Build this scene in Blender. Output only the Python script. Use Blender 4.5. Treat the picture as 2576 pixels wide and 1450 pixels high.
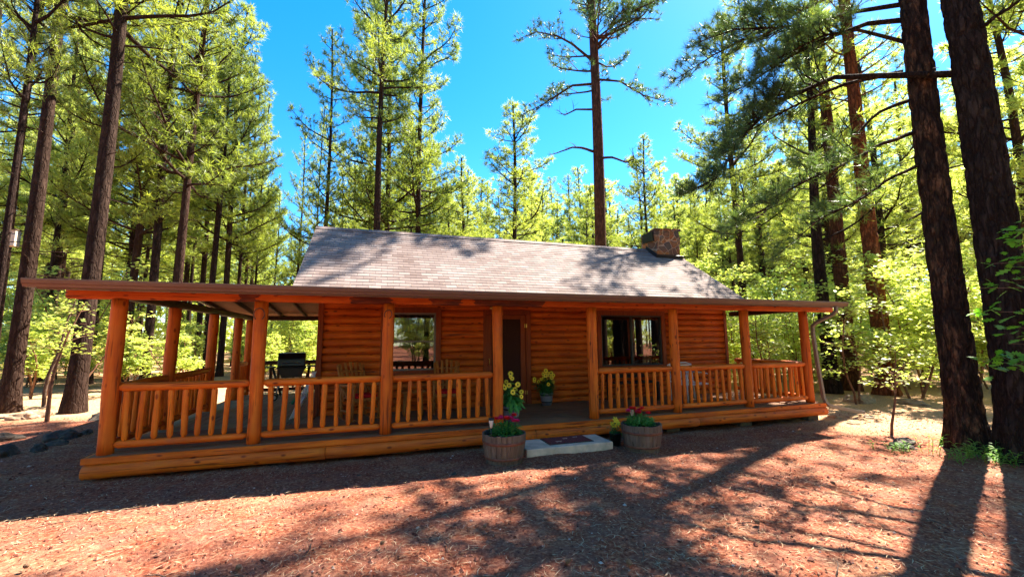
import bpy, math, random
import numpy as np
from mathutils import Vector, Matrix, noise as mnoise

for o in list(bpy.data.objects): bpy.data.objects.remove(o)
SC = bpy.context.scene
COL = SC.collection
R = math.radians

# ------------------------------------------------------------------ camera
camd = bpy.data.cameras.new('camera'); cam = bpy.data.objects.new('camera', camd); COL.objects.link(cam)
camd.sensor_width = 36; camd.lens = 1051.07/2576*36; camd.clip_start = 0.05; camd.clip_end = 2000
yaw, pitch, roll = 0.3164, 0.1209, -0.0074
F = Vector((math.sin(yaw)*math.cos(pitch), math.cos(yaw)*math.cos(pitch), math.sin(pitch)))
Rt = Vector((math.cos(yaw), -math.sin(yaw), 0)); Up = Rt.cross(F)
R2 = Rt*math.cos(roll)+Up*math.sin(roll); U2 = -Rt*math.sin(roll)+Up*math.cos(roll)
M = Matrix((R2, U2, -F)).transposed().to_4x4(); M.translation = Vector((3.2412, -6.9054, 1.42))
cam.matrix_world = M
SC.camera = cam
SC.render.resolution_x = 1024; SC.render.resolution_y = 576

# ------------------------------------------------------------------ world, sun, exposure
sd = Vector((0.925*math.cos(R(51.5)), 0.38*math.cos(R(51.5)), math.sin(R(51.5)))).normalized()   # towards the sun
world = bpy.data.worlds.new("World"); SC.world = world; world.use_nodes = True
wn = world.node_tree.nodes; wl = world.node_tree.links; wn.clear()
sky = wn.new('ShaderNodeTexSky'); sky.sky_type = 'NISHITA'; sky.sun_disc = False
sky.sun_elevation = R(51.5); sky.sun_rotation = math.atan2(sd.x, sd.y); sky.altitude = 2000; sky.air_density = 1.0; sky.dust_density = 0.6; sky.ozone_density = 1.5
bg = wn.new('ShaderNodeBackground'); bg.inputs[1].default_value = 0.10
hs = wn.new('ShaderNodeHueSaturation'); hs.inputs['Saturation'].default_value = 1.42; hs.inputs['Value'].default_value = 0.88; hs.inputs['Hue'].default_value = 0.497
wo = wn.new('ShaderNodeOutputWorld')
wl.new(sky.outputs[0], hs.inputs['Color']); wl.new(hs.outputs[0], bg.inputs[0]); wl.new(bg.outputs[0], wo.inputs[0])
sund = bpy.data.lights.new('sun', 'SUN'); sund.energy = 5.0; sund.angle = R(0.53); sund.color = (1.0, 0.93, 0.80)
sun = bpy.data.objects.new('sun', sund); COL.objects.link(sun)
sun.rotation_euler = (-sd).to_track_quat('-Z', 'Y').to_euler(); sun.location = (20, 10, 40)
SC.view_settings.view_transform = 'Standard'; SC.view_settings.look = 'None'
SC.view_settings.exposure = 2.45; SC.view_settings.gamma = 1.0
try:
    SC.cycles.max_bounces = 8; SC.cycles.diffuse_bounces = 4; SC.cycles.transmission_bounces = 6; SC.cycles.transparent_max_bounces = 8
except Exception: pass

# ------------------------------------------------------------------ helpers
class MB:
    def __init__(s): s.v = []; s.f = []
    def quad(s, *p):
        n = len(s.v); s.v += [tuple(q) for q in p]; s.f.append(tuple(range(n, n+len(p)))); return s
    def box(s, x0, x1, y0, y1, z0, z1):
        n = len(s.v)
        s.v += [(x0,y0,z0),(x1,y0,z0),(x1,y1,z0),(x0,y1,z0),(x0,y0,z1),(x1,y0,z1),(x1,y1,z1),(x0,y1,z1)]
        s.f += [tuple(n+i for i in q) for q in ((0,3,2,1),(4,5,6,7),(0,1,5,4),(1,2,6,5),(2,3,7,6),(3,0,4,7))]; return s
    def bar(s, p, q, w, h, up=(0,0,1)):
        p = Vector(p); q = Vector(q); d = (q-p).normalized(); u = Vector(up)
        if abs(d.dot(u)) > .98: u = Vector((0,1,0))
        a = d.cross(u).normalized(); b = a.cross(d).normalized(); n = len(s.v)
        for c in (p, q):
            for i, j in ((-1,-1),(1,-1),(1,1),(-1,1)): s.v.append(tuple(c+a*(w/2*i)+b*(h/2*j)))
        s.f += [tuple(n+i for i in t) for t in ((3,2,1,0),(4,5,6,7),(0,1,5,4),(1,2,6,5),(2,3,7,6),(3,0,4,7))]; return s
    def tube(s, pts, rad, n=8, cap=True, wob=0, rnd=None):
        pts = [Vector(p) for p in pts]
        if not hasattr(rad, '__len__'): rad = [rad]*len(pts)
        d0 = (pts[1]-pts[0]).normalized(); u = Vector((0,0,1)) if abs(d0.z) < .9 else Vector((1,0,0))
        a = d0.cross(u).normalized(); base = len(s.v)
        ph = [rnd.uniform(0,6.28) for _ in range(4)] if rnd else [0]*4
        for i, p in enumerate(pts):
            d = (pts[min(i+1,len(pts)-1)]-pts[max(i-1,0)]).normalized()
            a = (a-d*a.dot(d)).normalized(); b = d.cross(a)
            for k in range(n):
                t = 2*math.pi*k/n; r = rad[i]
                if wob: r *= 1+wob*(math.sin(2*t+ph[0]+i*.4)+.7*math.sin(3*t+ph[1]-i*.7)+.6*math.sin(i*1.3+ph[2]))
                s.v.append(tuple(p+(a*math.cos(t)+b*math.sin(t))*r))
        for i in range(len(pts)-1):
            for k in range(n):
                k2 = (k+1)%n
                s.f.append((base+i*n+k, base+i*n+k2, base+(i+1)*n+k2, base+(i+1)*n+k))
        if cap:
            s.f.append(tuple(base+k for k in range(n))[::-1]); e = base+(len(pts)-1)*n; s.f.append(tuple(e+k for k in range(n)))
        return s
    def log(s, p, q, r, rnd, n=14, tip=0.05, tr=0.55, seg=None, wob=.025):
        p = Vector(p); q = Vector(q); L = (q-p).length; d = (q-p)/L; seg = seg or max(4, int(L/.18))
        pts = []; rr = []
        if tip > 0: pts.append(p); rr.append(r*tr)
        a, b = (tip, L-tip) if tip > 0 else (0, L)
        per = d.orthogonal().normalized(); ph = rnd.uniform(0, 6)
        for i in range(seg+1):
            t = a+(b-a)*i/seg; pts.append(p+d*t+per*(r*.06*math.sin(t*2.3+ph))); rr.append(r*(1+rnd.uniform(-.025,.025)))
        if tip > 0: pts.append(q); rr.append(r*tr)
        return s.tube(pts, rr, n, True, wob, rnd)
    def lathe(s, prof, c=(0,0,0), n=24, cap=True):
        base = len(s.v)
        for r, z in prof:
            for k in range(n):
                t = 2*math.pi*k/n; s.v.append((c[0]+r*math.cos(t), c[1]+r*math.sin(t), c[2]+z))
        for i in range(len(prof)-1):
            for k in range(n):
                k2 = (k+1)%n; s.f.append((base+i*n+k, base+i*n+k2, base+(i+1)*n+k2, base+(i+1)*n+k))
        if cap:
            s.f.append(tuple(base+k for k in range(n))[::-1]); e = base+(len(prof)-1)*n; s.f.append(tuple(e+k for k in range(n)))
        return s
    def prism(s, poly, axis, a, b):          # polygon in the two other axes, extruded
        n = len(s.v); m = len(poly)
        for t in (a, b):
            for (u, w) in poly:
                s.v.append({'x': (t,u,w), 'y': (u,t,w), 'z': (u,w,t)}[axis])
        s.f.append(tuple(n+i for i in range(m))[::-1]); s.f.append(tuple(n+m+i for i in range(m)))
        for i in range(m):
            j = (i+1)%m; s.f.append((n+i, n+j, n+m+j, n+m+i))
        return s
    def build(s, name, mat, parent=None, smooth=False, bevel=0, attr=None, loc=None):
        me = bpy.data.meshes.new(name); me.from_pydata(s.v, [], s.f); me.update()
        if attr is not None:
            at = me.attributes.new('v', 'FLOAT', 'POINT'); at.data.foreach_set('value', np.asarray(attr, dtype=np.float32))
        o = bpy.data.objects.new(name, me); COL.objects.link(o); me.materials.append(mat)
        if smooth:
            me.polygons.foreach_set('use_smooth', [len(p.vertices) <= 4 for p in me.polygons])
        if bevel:
            bm = o.modifiers.new('bevel', 'BEVEL'); bm.width = bevel; bm.segments = 2; bm.limit_method = 'ANGLE'
        if parent: o.parent = parent
        if loc: o.location = loc
        return o

def soup(name, V, k, mat, parent=None, attr=None, faces=None):
    """V: (n*k,3) vertices, each k one face"""
    V = np.ascontiguousarray(V, dtype=np.float32); n = len(V)//k
    me = bpy.data.meshes.new(name); me.vertices.add(len(V)); me.vertices.foreach_set('co', V.ravel())
    me.loops.add(len(V)); me.loops.foreach_set('vertex_index', np.arange(len(V), dtype=np.int32))
    me.polygons.add(n); me.polygons.foreach_set('loop_start', np.arange(0, len(V), k, dtype=np.int32))
    me.polygons.foreach_set('loop_total', np.full(n, k, dtype=np.int32))
    me.update(calc_edges=True)
    if attr is not None:
        at = me.attributes.new('v', 'FLOAT', 'POINT'); at.data.foreach_set('value', np.repeat(attr, k).astype(np.float32))
    me.materials.append(mat)
    o = bpy.data.objects.new(name, me); COL.objects.link(o)
    if parent: o.parent = parent
    return o

def tag(o, label=None, cat=None, group=None, kind=None):
    if label: o['label'] = label
    if cat: o['category'] = cat
    if group: o['group'] = group
    if kind: o['kind'] = kind
    return o
def thing(name, label, cat, loc=(0,0,0), rz=0, group=None):
    o = bpy.data.objects.new(name, None); COL.objects.link(o); o.location = loc; o.rotation_euler = (0,0,rz)
    o.empty_display_size = .2
    return tag(o, label, cat, group)
KIDS = {}
def kids(o):
    return [c for c in COL.objects if c.parent == o]
def dup(root, loc, rz=0, scale=(1,1,1), label=None, group=None, cat=None, lean=(0,0), tmat=None):
    if root.name not in KIDS: KIDS[root.name] = [(c, kids(c)) for c in kids(root)]
    r = root.copy(); COL.objects.link(r); r.location = loc; r.rotation_euler = (lean[0], lean[1], rz); r.scale = scale
    if label: r['label'] = label
    if group: r['group'] = group
    for c, gs in KIDS[root.name]:
        d = c.copy(); COL.objects.link(d); d.parent = r
        if tmat and c.name.startswith('trunk'):
            d.material_slots[0].link = 'OBJECT'; d.material_slots[0].material = tmat
        for g in gs:
            e = g.copy(); COL.objects.link(e); e.parent = d
    return r
def unlink_proto(root):
    for c, gs in KIDS.get(root.name, [(c, kids(c)) for c in kids(root)]):
        for g in gs: bpy.data.objects.remove(g)
        bpy.data.objects.remove(c)
    bpy.data.objects.remove(root)

# ------------------------------------------------------------------ numpy value noise
_rs = np.random.RandomState(5); _G = _rs.rand(256, 256)
def vnoise(x, y):
    xi = np.floor(x).astype(int); yi = np.floor(y).astype(int); fx = x-xi; fy = y-yi
    fx = fx*fx*(3-2*fx); fy = fy*fy*(3-2*fy)
    g = lambda a, b: _G[a & 255, b & 255]
    return (g(xi,yi)*(1-fx)+g(xi+1,yi)*fx)*(1-fy)+(g(xi,yi+1)*(1-fx)+g(xi+1,yi+1)*fx)*fy
def gbase(x, y):
    x = np.asarray(x, float); y = np.asarray(y, float)
    z = -0.285-0.0085*np.clip(x, -6, 18)
    d = np.maximum(0, np.hypot(x-5, y-1)-11)
    z = z+.0*d+np.minimum(d, 12)/12*(.28*(vnoise(x*.11+7, y*.11+3)-.5)+.12*(vnoise(x*.5, y*.5)-.5))
    z = z+.035*(vnoise(x*.6+20, y*.6)-.5)
    return z
def gz(x, y): return float(gbase(np.array([x]), np.array([y]))[0])

# ------------------------------------------------------------------ materials
def newmat(name):
    m = bpy.data.materials.new(name); m.use_nodes = True; nt = m.node_tree; b = nt.nodes['Principled BSDF']; return m, nt, b
def N(nt, t, **kw):
    n = nt.nodes.new(t)
    for k, v in kw.items():
        if k.startswith('i_'): n.inputs[k[2:].replace('_', ' ')].default_value = v
        else: setattr(n, k, v)
    return n
def ramp(nt, src, stops, interp='LINEAR'):
    r = nt.nodes.new('ShaderNodeValToRGB'); r.color_ramp.interpolation = interp
    while len(r.color_ramp.elements) < len(stops): r.color_ramp.elements.new(.5)
    for e, (p, c) in zip(r.color_ramp.elements, stops): e.position = p; e.color = (*c, 1)
    nt.links.new(src, r.inputs[0]); return r.outputs[0]
def mixc(nt, f, a, b, mode='MIX'):
    m = nt.nodes.new('ShaderNodeMix'); m.data_type = 'RGBA'; m.blend_type = mode
    for s, v in ((m.inputs[0], f), (m.inputs[6], a), (m.inputs[7], b)):
        if hasattr(v, 'is_linked'): nt.links.new(v, s)
        else: s.default_value = v if not isinstance(v, tuple) else (*v, 1)
    return m.outputs[2]
def bump(nt, b, h, strength=.3, dist=.01):
    n = nt.nodes.new('ShaderNodeBump'); n.inputs['Strength'].default_value = strength; n.inputs['Distance'].default_value = dist
    nt.links.new(h, n.inputs['Height']); nt.links.new(n.outputs[0], b.inputs['Normal'])
def coords(nt, scale=(1,1,1), kind='Object'):
    t = nt.nodes.new('ShaderNodeTexCoord'); m = nt.nodes.new('ShaderNodeMapping'); m.inputs['Scale'].default_value = scale
    nt.links.new(t.outputs[kind], m.inputs[0]); return m.outputs[0]
def noise_(nt, vec, scale, detail=5, rough=.55):
    n = N(nt, 'ShaderNodeTexNoise'); n.inputs['Scale'].default_value = scale; n.inputs['Detail'].default_value = detail; n.inputs['Roughness'].default_value = rough
    nt.links.new(vec, n.inputs['Vector']); return n.outputs[0]

def wood(name, axis, c0, c1, c2, rough=.5, stain=None, knots=True, dirt=.35):
    m, nt, b = newmat(name)
    sc = [16,16,16]; sc['xyz'.index(axis)] = 1.3
    v = coords(nt, tuple(sc)); g = noise_(nt, v, 1.0, 7, .65)
    col = ramp(nt, g, [(.28, c0), (.5, c1), (.72, c2)])
    big = noise_(nt, coords(nt, (1,1,1)), 1.7, 4)
    col = mixc(nt, ramp(nt, big, [(.35, (.0,)*3), (.7, (dirt,)*3)]), col, tuple(x*.45 for x in c0))
    if knots:
        ks = [9,9,9]; ks['xyz'.index(axis)] = 4.2
        vo = N(nt, 'ShaderNodeTexVoronoi'); vo.inputs['Scale'].default_value = 1; nt.links.new(coords(nt, tuple(ks)), vo.inputs['Vector'])
        k = ramp(nt, vo.outputs['Distance'], [(.09, (1,)*3), (.20, (0,)*3)])
        col = mixc(nt, k, col, tuple(x*.38 for x in c0))
    if stain:
        sep = N(nt, 'ShaderNodeSeparateXYZ'); nt.links.new(coords(nt), sep.inputs[0])
        acc = None
        for (a, e) in stain:
            mr = nt.nodes.new('ShaderNodeMath'); mr.operation = 'COMPARE'; mr.inputs[1].default_value = (a+e)/2; mr.inputs[2].default_value = (e-a)/2
            wn2 = nt.nodes.new('ShaderNodeMath'); wn2.operation = 'MULTIPLY_ADD'; wn2.inputs[1].default_value = .25
            nt.links.new(noise_(nt, coords(nt, (5,5,30)), 1, 3), wn2.inputs[0]); nt.links.new(sep.outputs[0], wn2.inputs[2])
            nt.links.new(wn2.outputs[0], mr.inputs[0])
            if acc is None: acc = mr.outputs[0]
            else:
                ad = nt.nodes.new('ShaderNodeMath'); ad.operation = 'MAXIMUM'; nt.links.new(acc, ad.inputs[0]); nt.links.new(mr.outputs[0], ad.inputs[1]); acc = ad.outputs[0]
        ml = nt.nodes.new('ShaderNodeMath'); ml.operation = 'MULTIPLY'; nt.links.new(acc, ml.inputs[0])
        nt.links.new(ramp(nt, noise_(nt, coords(nt, (3,8,14)), 1, 4), [(.3, (.55,)*3), (.55, (.92,)*3)]), ml.inputs[1])
        col = mixc(nt, ml.outputs[0], col, (.05,.018,.022))
    cs = [46,46,46]; cs['xyz'.index(axis)] = 1.1
    cr = noise_(nt, coords(nt, tuple(cs)), 1.0, 3, .5)
    col = mixc(nt, ramp(nt, cr, [(.33, (.9,)*3), (.39, (0,)*3)]), col, tuple(x*.25 for x in c0))
    wt = noise_(nt, coords(nt, (2.2,2.2,2.2)), 1.0, 6, .7)
    col = mixc(nt, ramp(nt, wt, [(.55, (0,)*3), (.78, (.38,)*3)]), col, tuple(.55*x+.06 for x in c0))
    oi = N(nt, 'ShaderNodeObjectInfo')
    col = mixc(nt, ramp(nt, oi.outputs['Random'], [(0, (0,)*3), (1, (.38,)*3)]), col, tuple(x*.95 for x in c0))
    nt.links.new(col, b.inputs['Base Color'])
    rr_ = N(nt, 'ShaderNodeMapRange'); rr_.inputs[3].default_value = rough-.08; rr_.inputs[4].default_value = min(1, rough+.3); nt.links.new(wt, rr_.inputs[0]); nt.links.new(rr_.outputs[0], b.inputs['Roughness'])
    hh = N(nt, 'ShaderNodeMath', operation='MULTIPLY_ADD'); hh.inputs[1].default_value = 1.0; nt.links.new(cr, hh.inputs[0]); nt.links.new(g, hh.inputs[2])
    bump(nt, b, hh.outputs[0], .5, .006); b.inputs['Specular IOR Level'].default_value = .28
    return m
O0, O1, O2 = (.44,.062,.004), (.74,.150,.008), (.84,.235,.015)
WX = wood('stained_log_x', 'x', O0, O1, O2); WY = wood('stained_log_y', 'y', O0, O1, O2); WZ = wood('stained_log_z', 'z', O0, O1, O2)
RX = wood('rail_log_x', 'x', (.48,.072,.004), (.76,.162,.008), (.84,.25,.016)); RZ = wood('baluster_log_z', 'z', (.54,.088,.005), (.84,.195,.009), (.90,.29,.020)); RY = wood('rail_log_y', 'y', (.48,.072,.004), (.76,.162,.008), (.84,.25,.016))
SID = wood('log_siding', 'x', (.44,.062,.005), (.72,.138,.008), (.82,.215,.015), dirt=.5)
SIDY = wood('log_siding_y', 'y', (.44,.062,.005), (.72,.138,.008), (.82,.215,.015), dirt=.5)
BEAM = wood('beam_wood', 'x', (.44,.055,.005), (.68,.12,.008), (.78,.19,.016), stain=[(3.0,3.6),(4.2,4.72),(4.95,6.2),(1.5,1.75)])
TRIM = wood('trim_board', 'z', (.24,.042,.010), (.33,.06,.014), (.40,.09,.02), knots=False)
DECK = wood('deck_boards_x', 'x', (.19,.08,.038), (.28,.13,.062), (.37,.19,.10), rough=.7, knots=False)
DECKY = wood('deck_boards_y', 'y', (.22,.165,.095), (.33,.26,.155), (.43,.35,.22), rough=.75, knots=False)
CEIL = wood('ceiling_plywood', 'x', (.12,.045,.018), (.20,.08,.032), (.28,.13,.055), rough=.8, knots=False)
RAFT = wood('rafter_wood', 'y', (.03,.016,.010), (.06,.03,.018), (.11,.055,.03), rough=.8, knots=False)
PALE = wood('pale_chair_log', 'z', (.32,.09,.015), (.48,.16,.028), (.58,.23,.05))
GREYW = wood('barrel_staves', 'z', (.10,.065,.045), (.20,.14,.105), (.33,.26,.21), rough=.85, knots=False, dirt=.6)

def plain(name, c, rough=.5, metal=0, nz=0.0, nscale=20, bmp=0):
    m, nt, b = newmat(name); b.inputs['Roughness'].default_value = rough; b.inputs['Metallic'].default_value = metal
    g = noise_(nt, coords(nt), nscale, 4)
    col = ramp(nt, g, [(.3, tuple(x*(1-nz) for x in c)), (.7, tuple(min(1, x*(1+nz)) for x in c))])
    nt.links.new(col, b.inputs['Base Color'])
    if bmp: bump(nt, b, g, bmp, .01)
    if rough >= .8: b.inputs['Specular IOR Level'].default_value = .12
    return m
GUT = plain('gutter_brown', (.165,.08,.052), .42, 0, .12, 3)
DOWN = plain('downspout_taupe', (.15,.105,.078), .5, 0, .1, 3)
BLACK = plain('black_enamel', (.012,.012,.013), .3, 0, .3)
DARKM = plain('dark_metal', (.03,.03,.032), .45, .6, .2)
STEEL = plain('steel', (.45,.45,.46), .35, .9, .1)
IRON = plain('rusty_iron', (.16,.06,.035), .75, .2, .5, 25, .2)
HOOP = plain('rusty_hoop', (.20,.075,.045), .7, .3, .35, 12, .2)
BRASS = plain('brass', (.75,.5,.15), .3, .9, .1)
CONC = plain('concrete', (.70,.50,.37), .9, 0, .24, 6, .5)
CONCD = plain('concrete_block', (.13,.10,.08), .95, 0, .25, 12, .3)
WINF = plain('window_frame_bronze', (.035,.04,.045), .45, .3, .1)
WINP = plain('grey_sash', (.20,.17,.16), .5, 0, .1)
WHITE = plain('white_paint', (.75,.74,.74), .5, 0, .08)
POT = plain('grey_pot', (.20,.19,.21), .5, 0, .15, 8)
SOIL = plain('dark_soil', (.03,.018,.014), 1, 0, .5, 60, .5)
BARK_D = None
RED = plain('red_cushion', (.55,.015,.02), .8, 0, .15, 30)
GREENF = plain('green_fabric', (.01,.14,.06), .7, 0, .2)
WHITEF = plain('white_fabric', (.7,.68,.78), .8, 0, .06)
SCREEN = plain('insect_screen', (.055,.022,.018), 1.0, 0, .3, 60)
LEAFG = None
LAMPC = plain('lamp_lens', (.75,.62,.5), .2, 0, .1)
CURT = plain('curtain_cloth', (.62,.47,.30), .9, 0, .1, 4)
SHEER = plain('sheer_curtain', (.35,.32,.30), .9, 0, .1, 4)
INTR = plain('interior', (.10,.07,.05), .9, 0, .2)
REDF = plain('red_petals', (.75,.012,.02), .6, 0, .2)
PINKF = plain('pink_petals', (.75,.02,.16), .6, 0, .2)
YELF = plain('yellow_petals', (.9,.62,.02), .6, 0, .1)
CORE = plain('flower_core', (.06,.025,.01), .9)

def glass():
    m = bpy.data.materials.new('window_glass'); m.use_nodes = True; nt = m.node_tree; nt.nodes.clear()
    o = nt.nodes.new('ShaderNodeOutputMaterial'); g = nt.nodes.new('ShaderNodeBsdfGlossy'); g.inputs['Roughness'].default_value = 0.0
    g.inputs['Color'].default_value = (1,1,1,1)
    t = nt.nodes.new('ShaderNodeBsdfTransparent'); t.inputs['Color'].default_value = (.6,.62,.62,1); mx = nt.nodes.new('ShaderNodeMixShader')
    fr = nt.nodes.new('ShaderNodeFresnel'); fr.inputs[0].default_value = 2.4
    nt.links.new(fr.outputs[0], mx.inputs[0]); nt.links.new(t.outputs[0], mx.inputs[1]); nt.links.new(g.outputs[0], mx.inputs[2]); nt.links.new(mx.outputs[0], o.inputs[0])
    return m
GLASS = glass()

def bark(name, c0, c1, c2, sc=1.0):
    m, nt, b = newmat(name)
    v = coords(nt, (7*sc, 7*sc, 1.8*sc))
    wv = N(nt, 'ShaderNodeVectorMath', operation='ADD')
    nz = N(nt, 'ShaderNodeTexNoise'); nz.inputs['Scale'].default_value = 3; nt.links.new(v, nz.inputs['Vector'])
    sm = N(nt, 'ShaderNodeVectorMath', operation='SCALE'); sm.inputs['Scale'].default_value = .8; nt.links.new(nz.outputs['Color'], sm.inputs[0])
    nt.links.new(v, wv.inputs[0]); nt.links.new(sm.outputs[0], wv.inputs[1])
    vo = N(nt, 'ShaderNodeTexVoronoi', feature='DISTANCE_TO_EDGE'); vo.inputs['Scale'].default_value = 1.6; nt.links.new(wv.outputs[0], vo.inputs['Vector'])
    crack = ramp(nt, vo.outputs['Distance'], [(.0, (.25,)*3), (.22, (1,)*3)])
    g = noise_(nt, coords(nt, (7,7,2)), 1.1, 10, .78)
    col = ramp(nt, g, [(.3, c0), (.5, c1), (.7, c2)])
    col = mixc(nt, crack, tuple(x*.35 for x in c0), col)
    oi = N(nt, 'ShaderNodeObjectInfo'); col = mixc(nt, oi.outputs['Random'], col, mixc(nt, .35, col, (.09,.04,.025)))
    nt.links.new(col, b.inputs['Base Color']); b.inputs['Roughness'].default_value = .95; b.inputs['Specular IOR Level'].default_value = .08
    ad = N(nt, 'ShaderNodeMath', operation='MULTIPLY_ADD'); ad.inputs[1].default_value = .35; nt.links.new(g, ad.inputs[0]); nt.links.new(crack, ad.inputs[2])
    bump(nt, b, ad.outputs[0], .9, .03)
    return m
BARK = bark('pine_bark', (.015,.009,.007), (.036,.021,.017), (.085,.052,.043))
BARKR = bark('red_pine_bark', (.11,.032,.014), (.25,.075,.03), (.38,.14,.06), .8)
BARKM = bark('brown_pine_bark', (.05,.018,.012), (.12,.046,.028), (.22,.095,.05), .8)
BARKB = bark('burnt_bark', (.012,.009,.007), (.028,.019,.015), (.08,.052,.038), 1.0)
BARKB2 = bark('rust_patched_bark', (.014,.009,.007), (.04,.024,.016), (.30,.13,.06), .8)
TWIG = plain('twig_bark', (.10,.065,.05), .9, 0, .4, 8)
SAPB = plain('sapling_bark', (.17,.085,.05), .9, 0, .4, 14)

def leafmat(name, a, b_, tr, ta=.5, rough=.5):
    m = bpy.data.materials.new(name); m.use_nodes = True; nt = m.node_tree; nt.nodes.clear()
    o = nt.nodes.new('ShaderNodeOutputMaterial')
    at = N(nt, 'ShaderNodeAttribute'); at.attribute_name = 'v'
    oi = N(nt, 'ShaderNodeObjectInfo')
    ad = N(nt, 'ShaderNodeMath', operation='MULTIPLY_ADD'); ad.inputs[1].default_value = .35; nt.links.new(oi.outputs['Random'], ad.inputs[0])
    ml = N(nt, 'ShaderNodeMath', operation='MULTIPLY'); ml.inputs[1].default_value = .65; nt.links.new(at.outputs['Fac'], ml.inputs[0]); nt.links.new(ml.outputs[0], ad.inputs[2])
    col = ramp(nt, ad.outputs[0], [(0, a), (1, b_)])
    tc = mixc(nt, 1.0, col, tr, 'MULTIPLY')
    d = N(nt, 'ShaderNodeBsdfPrincipled'); d.inputs['Roughness'].default_value = rough; nt.links.new(col, d.inputs['Base Color'])
    d.inputs['Specular IOR Level'].default_value = .4
    t = N(nt, 'ShaderNodeBsdfTranslucent'); nt.links.new(tc, t.inputs['Color'])
    mx = nt.nodes.new('ShaderNodeMixShader'); mx.inputs[0].default_value = ta
    nt.links.new(d.outputs[0], mx.inputs[1]); nt.links.new(t.outputs[0], mx.inputs[2]); nt.links.new(mx.outputs[0], o.inputs[0])
    return m
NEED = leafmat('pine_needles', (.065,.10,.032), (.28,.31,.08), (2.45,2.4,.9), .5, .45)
NEEDY = leafmat('sunlight_tinted_needles', (.13,.175,.055), (.42,.45,.16), (2.15,2.15,.95), .55, .45)  # brighter copy of the needles, sunlight put into the colour
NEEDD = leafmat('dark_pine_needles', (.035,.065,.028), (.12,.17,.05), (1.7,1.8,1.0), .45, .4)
OAK = leafmat('oak_leaves', (.24,.32,.075), (.56,.60,.21), (1.7,1.7,.85), .55)
OAKN = leafmat('near_oak_leaves', (.09,.26,.025), (.20,.42,.04), (1.5,1.6,.6), .5)
GRASS = leafmat('weed_leaves', (.07,.2,.03), (.28,.45,.05), (1.4,1.4,.6), .4)
PLANT = leafmat('potted_leaves', (.06,.22,.04), (.17,.45,.10), (1.3,1.4,.6), .3)
PLANTD = leafmat('potted_leaves_dark', (.03,.11,.03), (.08,.24,.06), (1.3,1.4,.6), .3)

def groundmat():
    m, nt, b = newmat('cinder_ground')
    v = coords(nt)
    n1 = noise_(nt, v, .55, 4); n2 = noise_(nt, v, 28, 8, .7); n3 = noise_(nt, v, 3.2, 6, .6)
    red = ramp(nt, n2, [(.32, (.08,.018,.010)), (.5, (.265,.075,.040)), (.68, (.49,.22,.12))])
    tan = ramp(nt, n2, [(.30, (.19,.095,.048)), (.5, (.44,.25,.135)), (.7, (.66,.45,.28))])
    red = mixc(nt, ramp(nt, n3, [(.42, (0,)*3), (.62, (.5,)*3)]), red, (.20,.10,.075))
    n4 = noise_(nt, coords(nt, (1,1.6,1)), 1.1, 7, .7)
    red = mixc(nt, ramp(nt, n4, [(.52, (0,)*3), (.68, (.4,)*3)]), red, tan)
    # red cinders in the yard, pale needle litter in the woods: a mask that lies on the ground
    sep = N(nt, 'ShaderNodeSeparateXYZ'); nt.links.new(v, sep.inputs[0])
    def mth(op, a, b_=None, c=None):
        q = N(nt, 'ShaderNodeMath', operation=op)
        for i, x in enumerate((a, b_, c)):
            if x is None: continue
            if hasattr(x, 'is_linked'): nt.links.new(x, q.inputs[i])
            else: q.inputs[i].default_value = x
        return q.outputs[0]
    wob = mth('MULTIPLY', mth('SUBTRACT', n1, .5), 3.0)
    yl = mth('MULTIPLY_ADD', mth('SUBTRACT', sep.outputs[0], 0), -.10, mth('SUBTRACT', sep.outputs[1], 5.2))   # y-2.2-.1x
    right = mth('SUBTRACT', mth('MULTIPLY_ADD', sep.outputs[1], .9, sep.outputs[0]), 10.8)
    mk = mth('MAXIMUM', mth('MULTIPLY', mth('ADD', yl, wob), .8), mth('MULTIPLY', mth('ADD', right, wob), .7))
    mk = ramp(nt, mk, [(0, (0,)*3), (1, (1,)*3)])
    col = mixc(nt, mk, red, tan)
    nt.links.new(col, b.inputs['Base Color']); b.inputs['Roughness'].default_value = .95; b.inputs['Specular IOR Level'].default_value = .05
    hh = N(nt, 'ShaderNodeMath', operation='ADD'); nt.links.new(n2, hh.inputs[0]); nt.links.new(n3, hh.inputs[1])
    bump(nt, b, hh.outputs[0], .8, .03)
    return m
GROUND = groundmat()
def attrmat(name, stops, rough=.9):
    m, nt, b = newmat(name); at = N(nt, 'ShaderNodeAttribute'); at.attribute_name = 'v'
    nt.links.new(ramp(nt, at.outputs['Fac'], stops), b.inputs['Base Color']); b.inputs['Roughness'].default_value = rough; b.inputs['Specular IOR Level'].default_value = .12; return m
PEB = attrmat('cinder_pebbles', [(0, (.07,.022,.016)), (.5, (.25,.08,.05)), (.85, (.42,.18,.12)), (.97, (.5,.4,.34)), (1, (.75,.7,.66))])
LIT = attrmat('needle_litter', [(0, (.12,.06,.035)), (.5, (.38,.22,.12)), (1, (.62,.45,.28))], .7)
def rockmat(name, c0, c1):
    m, nt, b = newmat(name); g = noise_(nt, coords(nt), 7, 9, .7)
    nt.links.new(ramp(nt, g, [(.3, c0), (.7, c1)]), b.inputs['Base Color']); b.inputs['Roughness'].default_value = .95; bump(nt, b, g, .8, .03); return m
ROCKD = rockmat('basalt', (.022,.015,.011), (.11,.08,.058)); ROCKT = rockmat('tan_rock', (.16,.10,.06), (.42,.31,.2))

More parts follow.
